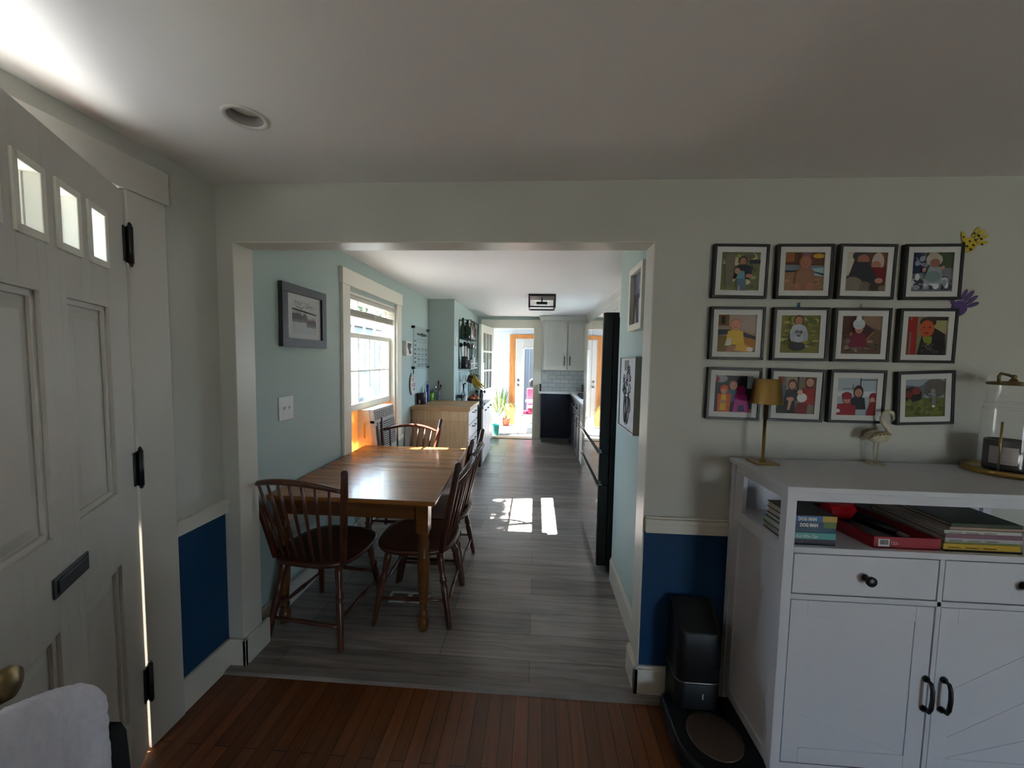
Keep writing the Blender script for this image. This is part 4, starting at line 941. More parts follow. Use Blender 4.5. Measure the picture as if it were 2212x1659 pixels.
# switch plate
sp = empty('switch_plate', (-1.445, 2.12, 1.12), label='white double switch plate on the kitchen left wall below the drawing', cat='light switch')
m = MB(); m.box(-1.445, -1.4395, 2.055, 2.185, 1.122, 1.259); build(m, 'plate', mat('switch_white', 'c9c8c4', .35), sp, .003)
for y in (2.10, 2.145):
    m = MB(); m.box(-1.4395, -1.4385, y - .005, y + .005, 1.178, 1.203); m.hexa([(-1.4395, y - .0035, 1.185), (-1.4395, y + .0035, 1.185), (-1.4395, y + .0035, 1.196), (-1.4395, y - .0035, 1.196)], [(-1.428, y - .003, 1.198), (-1.428, y + .003, 1.198), (-1.4285, y + .003, 1.205), (-1.4285, y - .003, 1.205)])
    for zz in (1.152, 1.229): m.lathe([(.003, 0), (.0025, .001)], (-1.4395, y, zz), (1, 0, 0), 8)
    build(m, 'toggle', MATS['switch_white'], sp)

# venetian blind, pulled up
vb = empty('window_blind', (-1.47, 3.365, 1.84), label='white venetian blind pulled up at the top of the kitchen window', cat='blind')
SLAT = mat('blind_slats', 'b9b3a6', .5)
build(bx(-1.495, -1.455, 2.90, 3.83, 1.945, 1.978), 'head_rail', mat('blind_rail', 'c6c0b6', .45), vb, .002)
m = MB()
for k in range(3):
    z = 1.918 - k * .018; m.hexa([(-1.494, 2.905, z), (-1.458, 2.905, z - .006), (-1.458, 3.825, z - .006 - .004 * k), (-1.494, 3.825, z - .004 * k)], [(-1.494, 2.905, z + .002), (-1.458, 2.905, z - .004), (-1.458, 3.825, z - .004 - .004 * k), (-1.494, 3.825, z + .002 - .004 * k)])
for k in range(10):
    z = 1.868 - k * .004; m.box(-1.496, -1.456, 2.905, 3.822, z, z + .0022)
build(m, 'slats', SLAT, vb)
build(bx(-1.497, -1.455, 2.905, 3.825, 1.812, 1.828), 'bottom_rail', SLAT, vb, .002)
m = MB()
for y in (3.05, 3.37, 3.70): m.tube([(-1.454, y, 1.945), (-1.453, y + .004, 1.88), (-1.449, y - .004, 1.85), (-1.4535, y + .006, 1.82)], .0022, 6)
build(m, 'lift_cord', mat('blind_cord', 'd6d2c8', .7), vb)

# window air conditioner
ACCM = mat('accordion_panel', 'e2bd88', .6); _nt = ACCM.node_tree; _tr = _nt.nodes.new('ShaderNodeBsdfTranslucent'); _tr.inputs['Color'].default_value = (.85, .55, .26, 1)
_mx = _nt.nodes.new('ShaderNodeMixShader'); _mx.inputs[0].default_value = .5
_nt.links.new(_nt.nodes['Principled BSDF'].outputs[0], _mx.inputs[1]); _nt.links.new(_tr.outputs[0], _mx.inputs[2]); _nt.links.new(_mx.outputs[0], _nt.nodes['Material Output'].inputs['Surface'])
acu = empty('air_conditioner', (-1.44, 3.375, .672), label='window air conditioner with grey front grille in the kitchen window', cat='air conditioner')
CREAM = mat('cream_plastic', 'd8c4a4', .5); ACG = mat('ac_front_grey', 'b2aea8', .5)
A0, A1 = 3.14, 3.60
m = MB(); m.hexa([(-1.66, A0, .672), (-1.365, A0, .672), (-1.365, A1, .672), (-1.66, A1, .672)], [(-1.66, A0, 1.045), (-1.405, A0, 1.045), (-1.405, A1, 1.045), (-1.66, A1, 1.045)]); build(m, 'casing', CREAM, acu, .004)
m = MB()
def AF(v, d): # front plane x at height v
    return -1.405 + (.04) * (1.045 - v) / .373 + d
def abox(y0, y1, z0, z1, d0, d1, mi_=0): m.hexa([(AF(z0, d0), y0, z0), (AF(z0, d1), y0, z0), (AF(z0, d1), y1, z0), (AF(z0, d0), y1, z0)], [(AF(z1, d0), y0, z1), (AF(z1, d1), y0, z1), (AF(z1, d1), y1, z1), (AF(z1, d0), y1, z1)], mi_)
abox(A0, A1, .672, .690, 0, .035); abox(A0, A1, 1.03, 1.045, 0, .035); abox(A0, A0 + .015, .69, 1.03, 0, .035); abox(A1 - .015, A1, .69, 1.03, 0, .035); abox(A0, A1, .93, .952, 0, .035); abox(A0 + .075, A0 + .09, .69, .93, 0, .035)
for k in range(13): z = .698 + k * .0182; abox(A0 + .09, A1 - .015, z, z + .008, .027, .032)
for k in range(5): z = .957 + k * .0155; abox(A0 + .015, A1 - .015, z, z + .007, .027, .032)
for k in range(9): y = A0 + .055 + k * .045; abox(y, y + .008, .952, 1.03, .027, .033)
abox(A0 + .015, A0 + .075, .69, .93, .0, .022)
build(m, 'front_grille', ACG, acu)
m = MB(); abox(A0 + .09, A1 - .015, .69, .93, .02, .026); abox(A0 + .015, A1 - .015, .952, 1.03, .02, .026); build(m, 'grille_shade', mat('slot_shade', '26282c', .8), acu)  # dark plate close behind the bars paints in the shade of the slots
m = MB(); abox(A0 + .022, A0 + .068, .71, .90, .022, .026); build(m, 'control_panel', mat('control_dark', '2a3038', .4), acu)
m = MB(); m.box(-1.452, -1.437, A0 - .0012, A0 - .0002, .80, .93); build(m, 'warning_sticker', mat('yellow_sticker', 'c79a1c', .5), acu)
for (y0, y1) in ((2.896, A0 - .002), (A1 + .002, 3.834)):
    m = MB(); n = 12
    for i in range(n):
        a, b_ = y0 + (y1 - y0) * i / n, y0 + (y1 - y0) * (i + 1) / n; md_ = (a + b_) / 2
        m.prism([(-1.512, a, .672), (-1.498, md_, .672), (-1.512, b_, .672), (-1.518, b_, .672), (-1.504, md_, .672), (-1.518, a, .672)], (0, 0, .372))
    build(m, 'side_curtain', ACCM, acu)

# alert box, dry-erase board, pot holder on the left wall
al = empty('wall_monitor', (-1.43, 4.2, 1.52), label='small white wall box with a dark blue screen beside the calendar board', cat='monitor')
build(bx(-1.4445, -1.405, 4.085, 4.27, 1.512, 1.672), 'housing', mat('monitor_white', 'cfccc4', .4), al, .004)
m = MB(); m.poly([(-1.4045, y, z) for y, z in ((4.12, 1.652), (4.245, 1.650), (4.24, 1.61), (4.205, 1.59), (4.24, 1.555), (4.235, 1.535), (4.17, 1.535), (4.155, 1.575), (4.115, 1.60))]); build(m, 'screen', mat('navy_screen', '1c2440', .25), al)
cb = empty('calendar_board', (-1.43, 4.70, 1.35), label='clear acrylic calendar board with black script in the kitchen corner', cat='calendar')
ACR = glass('acrylic_sheet', opac=.03)
build(bx(-1.424, -1.420, 4.385, 5.02, 1.36, 1.865), 'acrylic_sheet', ACR, cb)
m = MB()
for y in (4.378, 4.98):
    for z in (1.85, 1.375): m.lathe([(.016, 0), (.016, .035), (.012, .04), (0, .04)], (-1.4448, y, z), (1, 0, 0), 12)
build(m, 'standoff_bolt', BLACK, cb)
m = MB(); m.box(-1.4245, -1.4235, 4.372, 4.382, 1.36, 1.865); build(m, 'edge_strip', BLACK, cb)
m = MB(); XX = -1.4185
squiggle(m, (XX, 4.50, 1.775), (0, 1, 0), (0, 0, 1), .40, .05, .0022, n=120, seed=4, loops=14)
for r_ in range(2): m.tube([(XX, 4.50, 1.715 - r_ * .035), (XX, 4.96, 1.715 - r_ * .035)], .0014, 4)
for r_ in range(4):
    zz = 1.62 - r_ * .062
    for cidx in range(3): squiggle(m, (XX, 4.53 + cidx * .15, zz - .02), (0, 1, 0), (0, 0, 1), .08, .022, .0012, n=30, seed=r_ * 3 + cidx, loops=4); m.tube([(XX, 4.53 + cidx * .15, zz - .045), (XX, 4.63 + cidx * .15, zz - .045)], .0018, 4)
for r_ in range(6): squiggle(m, (XX, 4.405, 1.69 - r_ * .05), (0, 1, 0), (0, 0, 1), .05, .02, .0022, n=20, seed=90 + r_, loops=3)
m.tube([(XX, 4.45, 1.392), (XX, 4.75, 1.398), (XX, 4.95, 1.403)], .0015, 4)
build(m, 'lettering', mat('marker_ink', '1c2022', .6), cb)
ph = empty('pot_holder', (-1.43, 4.365, 1.06), label='red and white floral pot holder hanging below the calendar board', cat='pot holder')
m = MB(); n = 28; pts = []
for i in range(n):
    a = 2 * PI * i / n; k = 1 + .04 * math.sin(7 * a); pts.append((-1.432, 4.36 + .075 * k * math.cos(a), 1.185 + .125 * k * math.sin(a)))
m.prism(pts, (.014, 0, 0)); build(m, 'pad', mat('pot_holder_cloth', 'cfc9c6', .9), ph, .003)
m = MB(); rd3 = random.Random(2)
for i in range(26):
    a = rd3.uniform(0, 2 * PI); r_ = rd3.uniform(.45, .9); cy_, cz_ = 4.36 + .068 * r_ * math.cos(a), 1.185 + .118 * r_ * math.sin(a)
    s_ = rd3.uniform(.006, .013); k = rd3.choice((0, 0, 1, 2))
    m.poly([(-1.4172 + .0001 * i, cy_ + s_ * math.cos(j * PI / 4), cz_ + s_ * math.sin(j * PI / 4)) for j in range(8)], k)
m.box(-1.4178, -1.4150, 4.335, 4.385, 1.145, 1.235, 3)
for zz in (1.215, 1.19, 1.165): m.box(-1.415, -1.4145, 4.345, 4.377, zz - .004, zz + .004, 1)
build(m, 'flower_print', [mat('cloth_red', '9a2634', .9), mat('cloth_black', '22222a', .9), mat('cloth_green', '5a6a58', .9), MATS['pot_holder_cloth']], ph)
m = MB(); m.tube([(-1.425, 4.36, 1.25), (-1.42, 4.365, 1.31), (-1.42, 4.37, 1.345), (-1.43, 4.378, 1.37)], .006, 8); build(m, 'hanging_loop', BLACK, ph)

# ------------------------------------------------------------------ wood topped cabinet and what stands on it
BB = planks('butcher_block', 'bf9c72', 'a3805a', '6a4e32', .5, .045, 'x', .45, seamw=.0012, grain=.3, gs=(4, 40))
PANEL = planks('panel_wood', 'c9ae8a', 'b29470', '7c6246', 1.2, .06, 'z', .5, seamw=.0012, grain=.3, gs=(3, 40))
WCAB = mat('white_cabinet', 'd8d2ce', .4)
kc = empty('wood_topped_cabinet', (-1.1, 4.69, KZ), label='white kitchen cabinet with butcher block top and wooden side panel', cat='cabinet')
build(bx(-1.444, -.745, 4.325, 5.035, .888, .930), 'worktop', BB, kc, .003)
build(bx(-1.43, -.775, 4.34, 4.36, KZ, .888), 'side_panel', PANEL, kc)
build(bx(-1.43, -.785, 4.362, 5.03, KZ + .08, .886), 'body', WCAB, kc)
for i, (z0, z1) in enumerate(((.72, .875), (.55, .705), (.38, .535), (.11, .365))):
    d = build(bx(-.785, -.765, 4.37, 5.02, z0, z1), 'drawer', WCAB, kc, .003)
    m = MB(); zc = z1 - .035; m.tube([(-.765, 4.60, zc), (-.735, 4.605, zc), (-.735, 4.785, zc), (-.765, 4.79, zc)], .006, 8); build(m, 'handle', BLACK, d)
CZ = .930
can = empty('canister', (-1.385, 4.565, CZ), label='dark brown canister with pale sticker on the butcher block corner', cat='canister')
m = MB(); m.lathe([(.048, 0), (.052, .004), (.052, .128), (.05, .134), (.046, .134), (.046, .02), (0, .02)], (-1.385, 4.565, CZ), seg=28); build(m, 'body', mat('brown_tin', '2c1a1c', .4), can)
m = MB(); m.box(-1.40, -1.384, 4.5115, 4.5135, CZ + .012, CZ + .055); build(m, 'sticker', mat('pale_sticker', 'b8b0b0', .6), can)
def bottle(name, x, y, z, prof, m_, label, cat='bottle', cap=None, capm=None, group=None, band=None, bandm=None, seg=20):
    b_ = empty(name, (x, y, z), label=label, cat=cat, group=group)
    q_ = MB(); q_.lathe(prof, (x, y, z), seg=seg); build(q_, 'body', m_, b_)
    if cap: q_ = MB(); q_.lathe(cap, (x, y, z), seg=seg); build(q_, 'cap', capm, b_)
    if band: q_ = MB(); q_.lathe(band, (x, y, z), seg=seg, cap=False); build(q_, 'label_band', bandm, b_)
    return b_
BLUE = mat('blue_label', '1c2c78', .45)
bottle('spray_can', -1.375, 4.80, CZ, [(.022, 0), (.024, .004), (.024, .185), (.018, .195)], BLUE, 'blue spray can between the brown canister and green cup', 'can', [(.016, .195), (.016, .225), (0, .228)], BLUE)
bottle('plastic_bottle', -1.385, 4.72, CZ, [(.020, 0), (.022, .004), (.022, .12), (.012, .145)], mat('bottle_white', 'b9b6c6', .4), 'white and lilac bottle in front of the blue spray can', 'bottle', [(.014, .145), (.014, .185), (0, .187)], mat('cap_mint', 'b6c6b4', .4))
gc = empty('utensil_cup', (-1.372, 4.93, CZ), label='lime green cup of utensils and pens on the butcher block', cat='cup')
m = MB(); m.lathe([(.036, 0), (.044, .105), (.041, .105), (.034, .004), (0, .004)], (-1.372, 4.93, CZ), seg=28); build(m, 'cup_body', mat('lime_plastic', '6e9a2a', .4), gc)
def stick(name, p0, p1, r, m_, label, cat, head=None, hm=None):
    b_ = empty(name, p0, label=label, cat=cat); q_ = MB(); q_.tube([p0, p1], r, 8); build(q_, 'handle', m_, b_)
    if head: q_ = MB(); q_.ball(p1, head, seg=12, rings=8); build(q_, 'head', hm or m_, b_)
U_G = mat('pale_grey_plastic', 'a8a39c', .5)
stick('spatula', (-1.372, 4.925, CZ + .01), (-1.405, 4.90, CZ + .235), .007, U_G, 'pale spatula leaning left in the lime green cup', 'spatula', (.014, .004, .03))
stick('marker', (-1.365, 4.94, CZ + .01), (-1.352, 4.96, CZ + .15), .007, mat('dark_red_plastic', '4a1c22', .4), 'dark red marker in the lime green cup', 'marker')
stick('marker', (-1.36, 4.935, CZ + .01), (-1.38, 4.95, CZ + .14), .006, BLKPL, 'black marker in the lime green cup', 'marker')
stick('marker', (-1.355, 4.92, CZ + .01), (-1.34, 4.915, CZ + .13), .006, mat('purple_plastic', '4a3a6a', .4), 'purple marker in the lime green cup', 'marker')
gj = empty('glass_jar', (-1.30, 5.0, CZ), label='clear glass jar of utensils beside the lime green cup', cat='jar')
JAR = glass('jar_glass', tint=(.9, .95, .95), opac=.12, col=(.5, .6, .62))
m = MB(); m.lathe([(.040, 0), (.043, .01), (.043, .10), (.038, .118), (.038, .13)], (-1.30, 4.985, CZ), seg=24); build(m, 'jar_body', JAR, gj)
stick('serving_spoon', (-1.30, 4.985, CZ + .01), (-1.285, 4.995, CZ + .235), .007, mat('rust_red_wood', '5c2620', .5), 'tall rust red spoon handle in the glass jar', 'spoon', (.012, .006, .035))
stick('serving_spoon', (-1.295, 4.98, CZ + .01), (-1.255, 4.99, CZ + .195), .008, mat('near_black_wood', '1c1410', .5), 'dark short spoon leaning right in the glass jar', 'spoon', (.014, .008, .02))
stick('wire_whisk', (-1.305, 4.985, CZ + .01), (-1.32, 4.985, CZ + .17), .004, STEEL, 'small wire whisk in the glass jar', 'whisk', (.016, .016, .03))
# ------------------------------------------------------------------ black sided cabinet with dark top
BS = mat('black_side_panel', '141517', .45); DTOP = mat('dark_counter', '3a3a3a', .12, spec=.6)
ct = empty('black_cabinet', (-.9, 5.55, KZ), label='black sided cabinet with white doors past the butcher block', cat='cabinet')
m = MB(); m.box(-1.088, -.725, 5.12, 5.99, KZ, .825); build(m, 'body', BS, ct)
m = MB(); m.box(-1.088, -.700, 5.105, 6.01, .826, .846); build(m, 'worktop', DTOP, ct, .002)
m = MB(); m.box(-.7005, -.695, 5.105, 6.01, .815, .848); build(m, 'edge_strip', WCAB, ct)
for y0, y1 in ((5.125, 5.40), (5.415, 5.69), (5.705, 5.985)):
    d = build(bx(-.725, -.703, y0, y1, KZ + .05, .80), 'cabinet_door', WCAB, ct, .002)
    m = MB(); m.box(-.703, -.682, y1 - .10, y1 - .01, .765, .778); build(m, 'handle', BLACK, d, .002)
BZ = .846
CLEAR = glass('clear_bottle', tint=(.93, .96, .95), opac=.10, col=(.55, .6, .6))
bottle('glass_carafe', -1.03, 5.2, BZ, [(.045, 0), (.048, .01), (.048, .14), (.03, .21), (.014, .25), (.014, .33)], CLEAR, 'clear glass carafe with black band on the dark cabinet, leftmost', 'carafe', [(.016, .33), (.016, .36), (0, .362)], STEEL, band=[(.0485, .10), (.0485, .145)], bandm=BLKPL)
bottle('glass_bottle', -.975, 5.24, BZ, [(.030, 0), (.032, .01), (.032, .17), (.012, .22), (.012, .29)], CLEAR, 'slim clear bottle with white label between carafe and fruit', 'bottle', [(.014, .29), (.014, .31), (0, .312)], BLKPL, band=[(.0325, .04), (.0325, .12)], bandm=mat('label_white', 'c8c8c6', .6))
bottle('glass_bottle', -1.03, 5.42, BZ, [(.036, 0), (.038, .01), (.038, .13), (.012, .2), (.012, .26)], mat('dark_wine_glass', '24121a', .2), 'dark wine coloured bottle behind the carafe', 'bottle', [(.014, .26), (.014, .285), (0, .287)], BLKPL)
fb = empty('fruit_bowl', (-.875, 5.36, BZ), label='dark wire fruit bowl on the dark topped cabinet', cat='bowl')
m = MB(); fx, fy = -.875, 5.36; m.lathe([(.05, 0), (.055, .004), (.085, .03), (.105, .075), (.11, .085), (.104, .08), (.08, .035), (.05, .01), (0, .01)], (fx, fy, BZ), seg=32); build(m, 'bowl_body', mat('dark_bowl', '1c1618', .5), fb)
ORG = mat('orange_peel', 'b0622a', .5, bump=.2, bscale=300); REDF = mat('apple_red', '7c2420', .35)
for i, (dx, dy, dz, r_, mm, lb) in enumerate(((-.05, -.03, .075, .036, REDF, 'red apple at the left of the fruit bowl'), (.0, -.055, .078, .037, ORG, 'orange at the front of the fruit bowl'), (.055, -.02, .08, .036, ORG, 'orange at the right of the fruit bowl'), (.0, .02, .115, .035, REDF, 'red apple on top of the fruit bowl heap'), (-.035, .05, .08, .036, ORG, 'orange at the back of the fruit bowl'), (.045, .05, .085, .034, REDF, 'red apple at the back right of the fruit bowl'))):
    f_ = empty('orange' if mm is ORG else 'apple', (fx + dx, fy + dy, BZ + dz - r_), label=lb, cat='fruit', group='fruit in the bowl')
    m = MB(); m.ball((fx + dx, fy + dy, BZ + dz), (r_, r_, r_ * .94)); build(m, 'flesh', mm, f_)
    m = MB(); m.tube([(fx + dx, fy + dy, BZ + dz + r_ * .85), (fx + dx + .002, fy + dy, BZ + dz + r_ * 1.15)], .002, 5); build(m, 'stem', mat('stem_brown', '3a2a18', .8), f_)
# banana hook stand and bananas
bh = empty('banana_stand', (-.93, 5.55, BZ), label='black banana hook stand behind the fruit bowl', cat='stand')
m = MB(); m.lathe([(.07, 0), (.07, .008), (.06, .012)], (-.93, 5.55, BZ), seg=24); build(m, 'base', BLACK, bh)
m = MB(); m.tube([(-.97, 5.56, BZ + .01), (-.985, 5.56, BZ + .22), (-.97, 5.53, BZ + .40), (-.93, 5.48, BZ + .43), (-.91, 5.45, BZ + .41)], .006, 8); build(m, 'hook', BLACK, bh)
YEL = mat('banana_yellow', 'a88a20', .5, noise=.15, nscale=30)
for k in range(4):
    b_ = empty('banana', (-.90 + k * .012, 5.43, BZ + .28), label='ripe banana hanging in the bunch above the fruit bowl', cat='banana', group='bananas hanging in a bunch')
    m = MB(); a = -.5 + k * .28; pts = []
    for i in range(8):
        t = i / 7; pts.append((-.91 + (.03 + .10 * t) * (.6 + .25 * k) * t + .01 * k, 5.44 - .05 * math.sin(t * PI) - .02 * k * t, BZ + .40 - .20 * t ** 1.1 + .012 * k))
    m.tube(pts, [.005, .010, .016, .018, .018, .016, .011, .004], 8); build(m, 'peel', YEL, b_)
bottle('wooden_mill', -.80, 5.62, BZ, [(.028, 0), (.03, .01), (.024, .05), (.03, .09), (.03, .135), (.02, .15)], mat('grey_brown_wood', '4c4442', .5), 'grey brown wooden mill beside the hanging bananas', 'mill', [(.022, .15), (.024, .17), (.01, .19), (0, .192)], BLACK)
# ------------------------------------------------------------------ black wire shelf on the chase
wsx0, wsx1, wsy0, wsy1 = -1.088, -.915, 5.33, 5.98; ZB, ZM, ZT = 1.345, 1.775, 2.035
ws = empty('wall_shelf', ((wsx0 + wsx1) / 2, (wsy0 + wsy1) / 2, ZB), label='black metal two tier wall shelf above the dark cabinet', cat='shelf')
m = MB(); t = .009
for x in (wsx0, wsx1 - t):
    for y in (wsy0, wsy1 - t): m.box(x, x + t, y, y + t, ZB, ZT)
for z in (ZB, ZM - t, ZT - t):
    m.box(wsx0, wsx1, wsy0, wsy0 + t, z, z + t); m.box(wsx0, wsx1, wsy1 - t, wsy1, z, z + t); m.box(wsx0, wsx0 + t, wsy0, wsy1, z, z + t); m.box(wsx1 - t, wsx1, wsy0, wsy1, z, z + t)
build(m, 'frame', BLACK, ws)
m = MB()
for z in (ZB + .07, ZM + .075): m.box(wsx1 - t, wsx1, wsy0, wsy1, z, z + t); m.box(wsx0, wsx1, wsy0, wsy0 + t, z, z + t)
build(m, 'guard_rail', BLACK, ws)
for z in (ZB, ZM - t):
    m = MB()
    for k in range(14): y = wsy0 + (wsy1 - wsy0) * (k + .5) / 14; m.box(wsx0 + t, wsx1 - t, y - .004, y + .004, z + .002, z + .007)
    for k in range(5): x = wsx0 + (wsx1 - wsx0) * (k + .5) / 5; m.box(x - .003, x + .003, wsy0 + t, wsy1 - t, z + .001, z + .004)
    build(m, 'wire_shelf', BLACK, ws)
m = MB(); m.tube([(wsx1 - .02, wsy0, ZB - .03), (wsx1 - .02, wsy1, ZB - .03)], .005, 8); m.box(wsx1 - .024, wsx1 - .016, wsy0, wsy0 + .006, ZB - .03, ZB); m.box(wsx1 - .024, wsx1 - .016, wsy1 - .006, wsy1, ZB - .03, ZB); build(m, 'hook_rail', BLACK, ws)
GRN = mat('green_bottle_glass', '123c1c', .08, spec=.6); PNK = mat('pink_liquid', '8a2c44', .3)
zt = ZM - .002
def wine(x, y, m_, lb, h=.25, r_=.036, cap=BLKPL, band=None):
    bottle('bottle', x, y, zt, [(r_, 0), (r_ * 1.03, .01), (r_ * 1.03, h * .62), (r_ * .42, h * .8), (r_ * .4, h)], m_, lb, 'bottle', [(r_ * .45, h), (r_ * .45, h + .02), (0, h + .021)], cap, 'bottles on the top tier of the wall shelf', band and [(r_ * 1.05, h * .15), (r_ * 1.05, h * .5)], band)
wine(-1.04, 5.385, GRN, 'bright green glass bottle at the near left of the shelf top tier', .27)
wine(-.975, 5.39, mat('dark_green_glass', '0c2012', .1), 'dark green bottle second on the shelf top tier', .24, .04)
wine(-.94, 5.47, mat('clear_spirit', '9aa09c', .15), 'clear bottle with white label on the shelf top tier', .2, .026, BLKPL, MATS['label_white'])
wine(-.955, 5.56, PNK, 'pink bottle in the middle of the shelf top tier', .18, .034)
wine(-1.02, 5.52, mat('amber_spirit', '6a4a2a', .15), 'amber bottle at the back of the shelf top tier', .22, .03)
wine(-.96, 5.72, mat('tan_spirit', '8a7a6a', .15), 'tan bottle with dark stopper toward the far end of the shelf', .26, .03, BLACK)
wine(-.95, 5.80, mat('ruby_spirit', '5a2a30', .15), 'ruby bottle with dark stopper at the far end of the shelf', .25, .03, BLACK)
# lower tier: utensil crocks
zl = ZB + .008
def crock(x, y, r_, h, m_, lb, tools):
    b_ = empty('utensil_crock', (x, y, zl), label=lb, cat='crock'); q_ = MB(); q_.lathe([(r_ * .92, 0), (r_, .01), (r_, h), (r_ * .9, h), (r_ * .86, .01), (0, .01)], (x, y, zl), seg=24); build(q_, 'crock_body', m_, b_)
    for (nm, dx, dy, lx, ly, L, hd, mm, lb2, hm) in tools: stick(nm, (x + dx, y + dy, zl + .012), (x + dx + lx, y + dy + ly, zl + L), .006, mm, lb2, nm.split('_')[-1], hd, hm)
TAN = mat('tan_wood', '8a5a3c', .6)
crock(-1.02, 5.41, .045, .17, BLKPL, 'black utensil crock at the near end of the lower shelf tier', [('ladle', -.02, 0, -.035, 0, .33, (.035, .012, .032), TAN, 'black ladle leaning left in the black crock', BLKPL), ('cooking_spoon', .0, .01, .0, .01, .345, (.024, .01, .036), TAN, 'black spoon standing upright in the black crock', BLKPL), ('spatula', .02, -.01, .035, -.01, .33, (.03, .008, .036), TAN, 'black spatula leaning right in the black crock', BLKPL)])
crock(-.955, 5.50, .036, .12, mat('grey_ceramic', '8e8d86', .4), 'grey ceramic crock in the middle of the lower shelf tier', [('spatula', 0, 0, -.01, .0, .31, (.028, .008, .03), BLKPL, 'navy spatula in the grey ceramic crock', mat('navy_silicone', '23233c', .5)), ('cooking_spoon', .01, .01, .012, .01, .33, (.02, .01, .026), BLKPL, 'dark red spoon in the grey ceramic crock', MATS['dark_red_plastic'])])
crock(-.955, 5.74, .036, .13, mat('white_ceramic', 'c4c2bc', .35), 'white ceramic crock at the far end of the lower shelf tier', [('whisk', 0, 0, .0, .0, .33, (.02, .02, .045), STEEL, 'steel whisk in the white ceramic crock', STEEL), ('tongs', .012, .01, .015, .06, .31, (.008, .012, .03), STEEL, 'steel tongs in the white ceramic crock', STEEL), ('cooking_spoon', -.01, -.01, -.01, .03, .3, (.018, .008, .03), BLKPL, 'black slotted spoon in the white ceramic crock', BLKPL)])
bottle('jar', -1.03, 5.60, zl, [(.038, 0), (.04, .01), (.04, .12), (.03, .135)], CLEAR, 'clear glass jar behind the crocks on the lower shelf tier', 'jar', [(.032, .135), (.032, .155), (0, .156)], BLACK)
# pans and cups hanging from the rail
for i, (y, r_, mm, lb) in enumerate(((5.42, .045, mat('maroon_enamel', '34181e', .35), 'maroon mug hanging at the near end of the hook rail'), (5.66, .04, mat('olive_enamel', '3e4426', .4), 'olive mug hanging in the middle of the hook rail'), (5.86, .042, BLKPL, 'black mug hanging at the far end of the hook rail'))):
    x = wsx1 - .02; zc = ZB - .15
    b_ = empty('hanging_mug', (x, y, zc - .05), label=lb, cat='mug', group='mugs hanging under the wall shelf')
    q_ = MB(); q_.lathe([(r_ * .85, -.05), (r_, -.04), (r_, .05), (r_ * .9, .05), (r_ * .85, -.035), (0, -.035)], (x, y, zc), (.3, .2, .9), 20); build(q_, 'cup_body', mm, b_)
    q_ = MB(); q_.tube([(x + r_ * .8, y, zc + .03), (x + r_ * 1.5, y, zc + .04), (x + r_ * 1.5, y, zc - .015), (x + r_ * .9, y, zc - .03)], .005, 8); q_.tube([(x, y, zc + .045), (x + .008, y, zc + .08), (x, y, ZB - .032)], .0025, 6); build(q_, 'handle', mm, b_)
# white outlet on the corner of the chase
m = MB(); m.box(-1.0895, -1.082, 5.10, 5.17, 1.66, 1.78); build(m, 'outlet_plate', MATS['switch_white'], label='small white outlet plate on the wall corner left of the black shelf', cat='outlet')

# ------------------------------------------------------------------ ceiling light
cl = empty('ceiling_light', (.056, 4.74, 2.12), label='black open cage ceiling light with bulbs in the kitchen', cat='light')
m = MB(); x0, x1, y0, y1 = -.105, .217, 4.58, 4.90
m.box(x0, x1, y0, y1, 2.245, 2.27); build(m, 'canopy', BLACK, cl)
m = MB(); t = .016
for x in (x0, x1 - t):
    for y in (y0, y1 - t): m.box(x, x + t, y, y + t, 2.115, 2.245)
for z in (2.115,):
    m.box(x0, x1, y0, y0 + t, z, z + t); m.box(x0, x1, y1 - t, y1, z, z + t); m.box(x0, x0 + t, y0, y1, z, z + t); m.box(x1 - t, x1, y0, y1, z, z + t)
build(m, 'cage', BLACK, cl)
m = MB(); m.lathe([(.008, 0), (.008, .06)], (.056, 4.74, 2.185), seg=10); m.tube([(-.01, 4.74, 2.185), (.122, 4.74, 2.185)], .017, 12); build(m, 'socket_arm', BLACK, cl)
BULB = glass('bulb_glass', tint=(.95, .93, .88), opac=.05)
for sx, xx in ((-1, -.01), (1, .122)):
    m = MB(); m.lathe([(.013, 0), (.016, .015), (.027, .045), (.03, .062), (.022, .082), (0, .09)], (xx, 4.74, 2.185), (sx, 0, 0), 16); build(m, 'bulb', BULB, cl)

# ------------------------------------------------------------------ right wall pictures
RX = .545
wp = empty('picture_frame', (RX, 2.05, 1.66), label='cream framed dark photo on the kitchen right wall by the opening', cat='picture frame')
frame_x(wp, RX - .0005, 0, 1.90, 2.165, 1.66, 1.989, .032, CASEK, -.045)
m = MB(); X = RX - .022; ms = [mat('night_print', '2a2a34', .5), mat('night_sky', '6c6c80', .5), mat('night_light', 'b8b6b4', .5)]
def R(y, z, k=0): return (X - .0003 * k, y, z)
m.poly([R(1.945, 1.67), R(2.16, 1.67), R(2.16, 1.98), R(1.945, 1.98)], 0); m.poly([R(1.96, 1.85, 1), R(2.145, 1.85, 1), R(2.145, 1.96, 1), R(1.96, 1.96, 1)], 1)
m.poly([R(1.985, 1.70, 2), R(2.03, 1.70, 2), R(2.04, 1.82, 2), R(2.0, 1.83, 2)], 2); m.poly([R(2.08, 1.70, 2), R(2.11, 1.70, 2), R(2.10, 1.80, 2)], 2); m.poly([R(2.02, 1.87, 2), R(2.032, 1.87, 2), R(2.026, 1.94, 2)], 2)
build(m, 'photo_print', ms, wp)
cv = empty('canvas_print', (RX, 2.12, 1.12), label='white canvas with black line drawing of flowers in a vase, kitchen right wall', cat='canvas')
frame_x(cv, RX - .0005, 0, 1.945, 2.294, 1.122, 1.522, .006, mat('champagne_frame', '8f897c', .35, metal=.3), -.05)
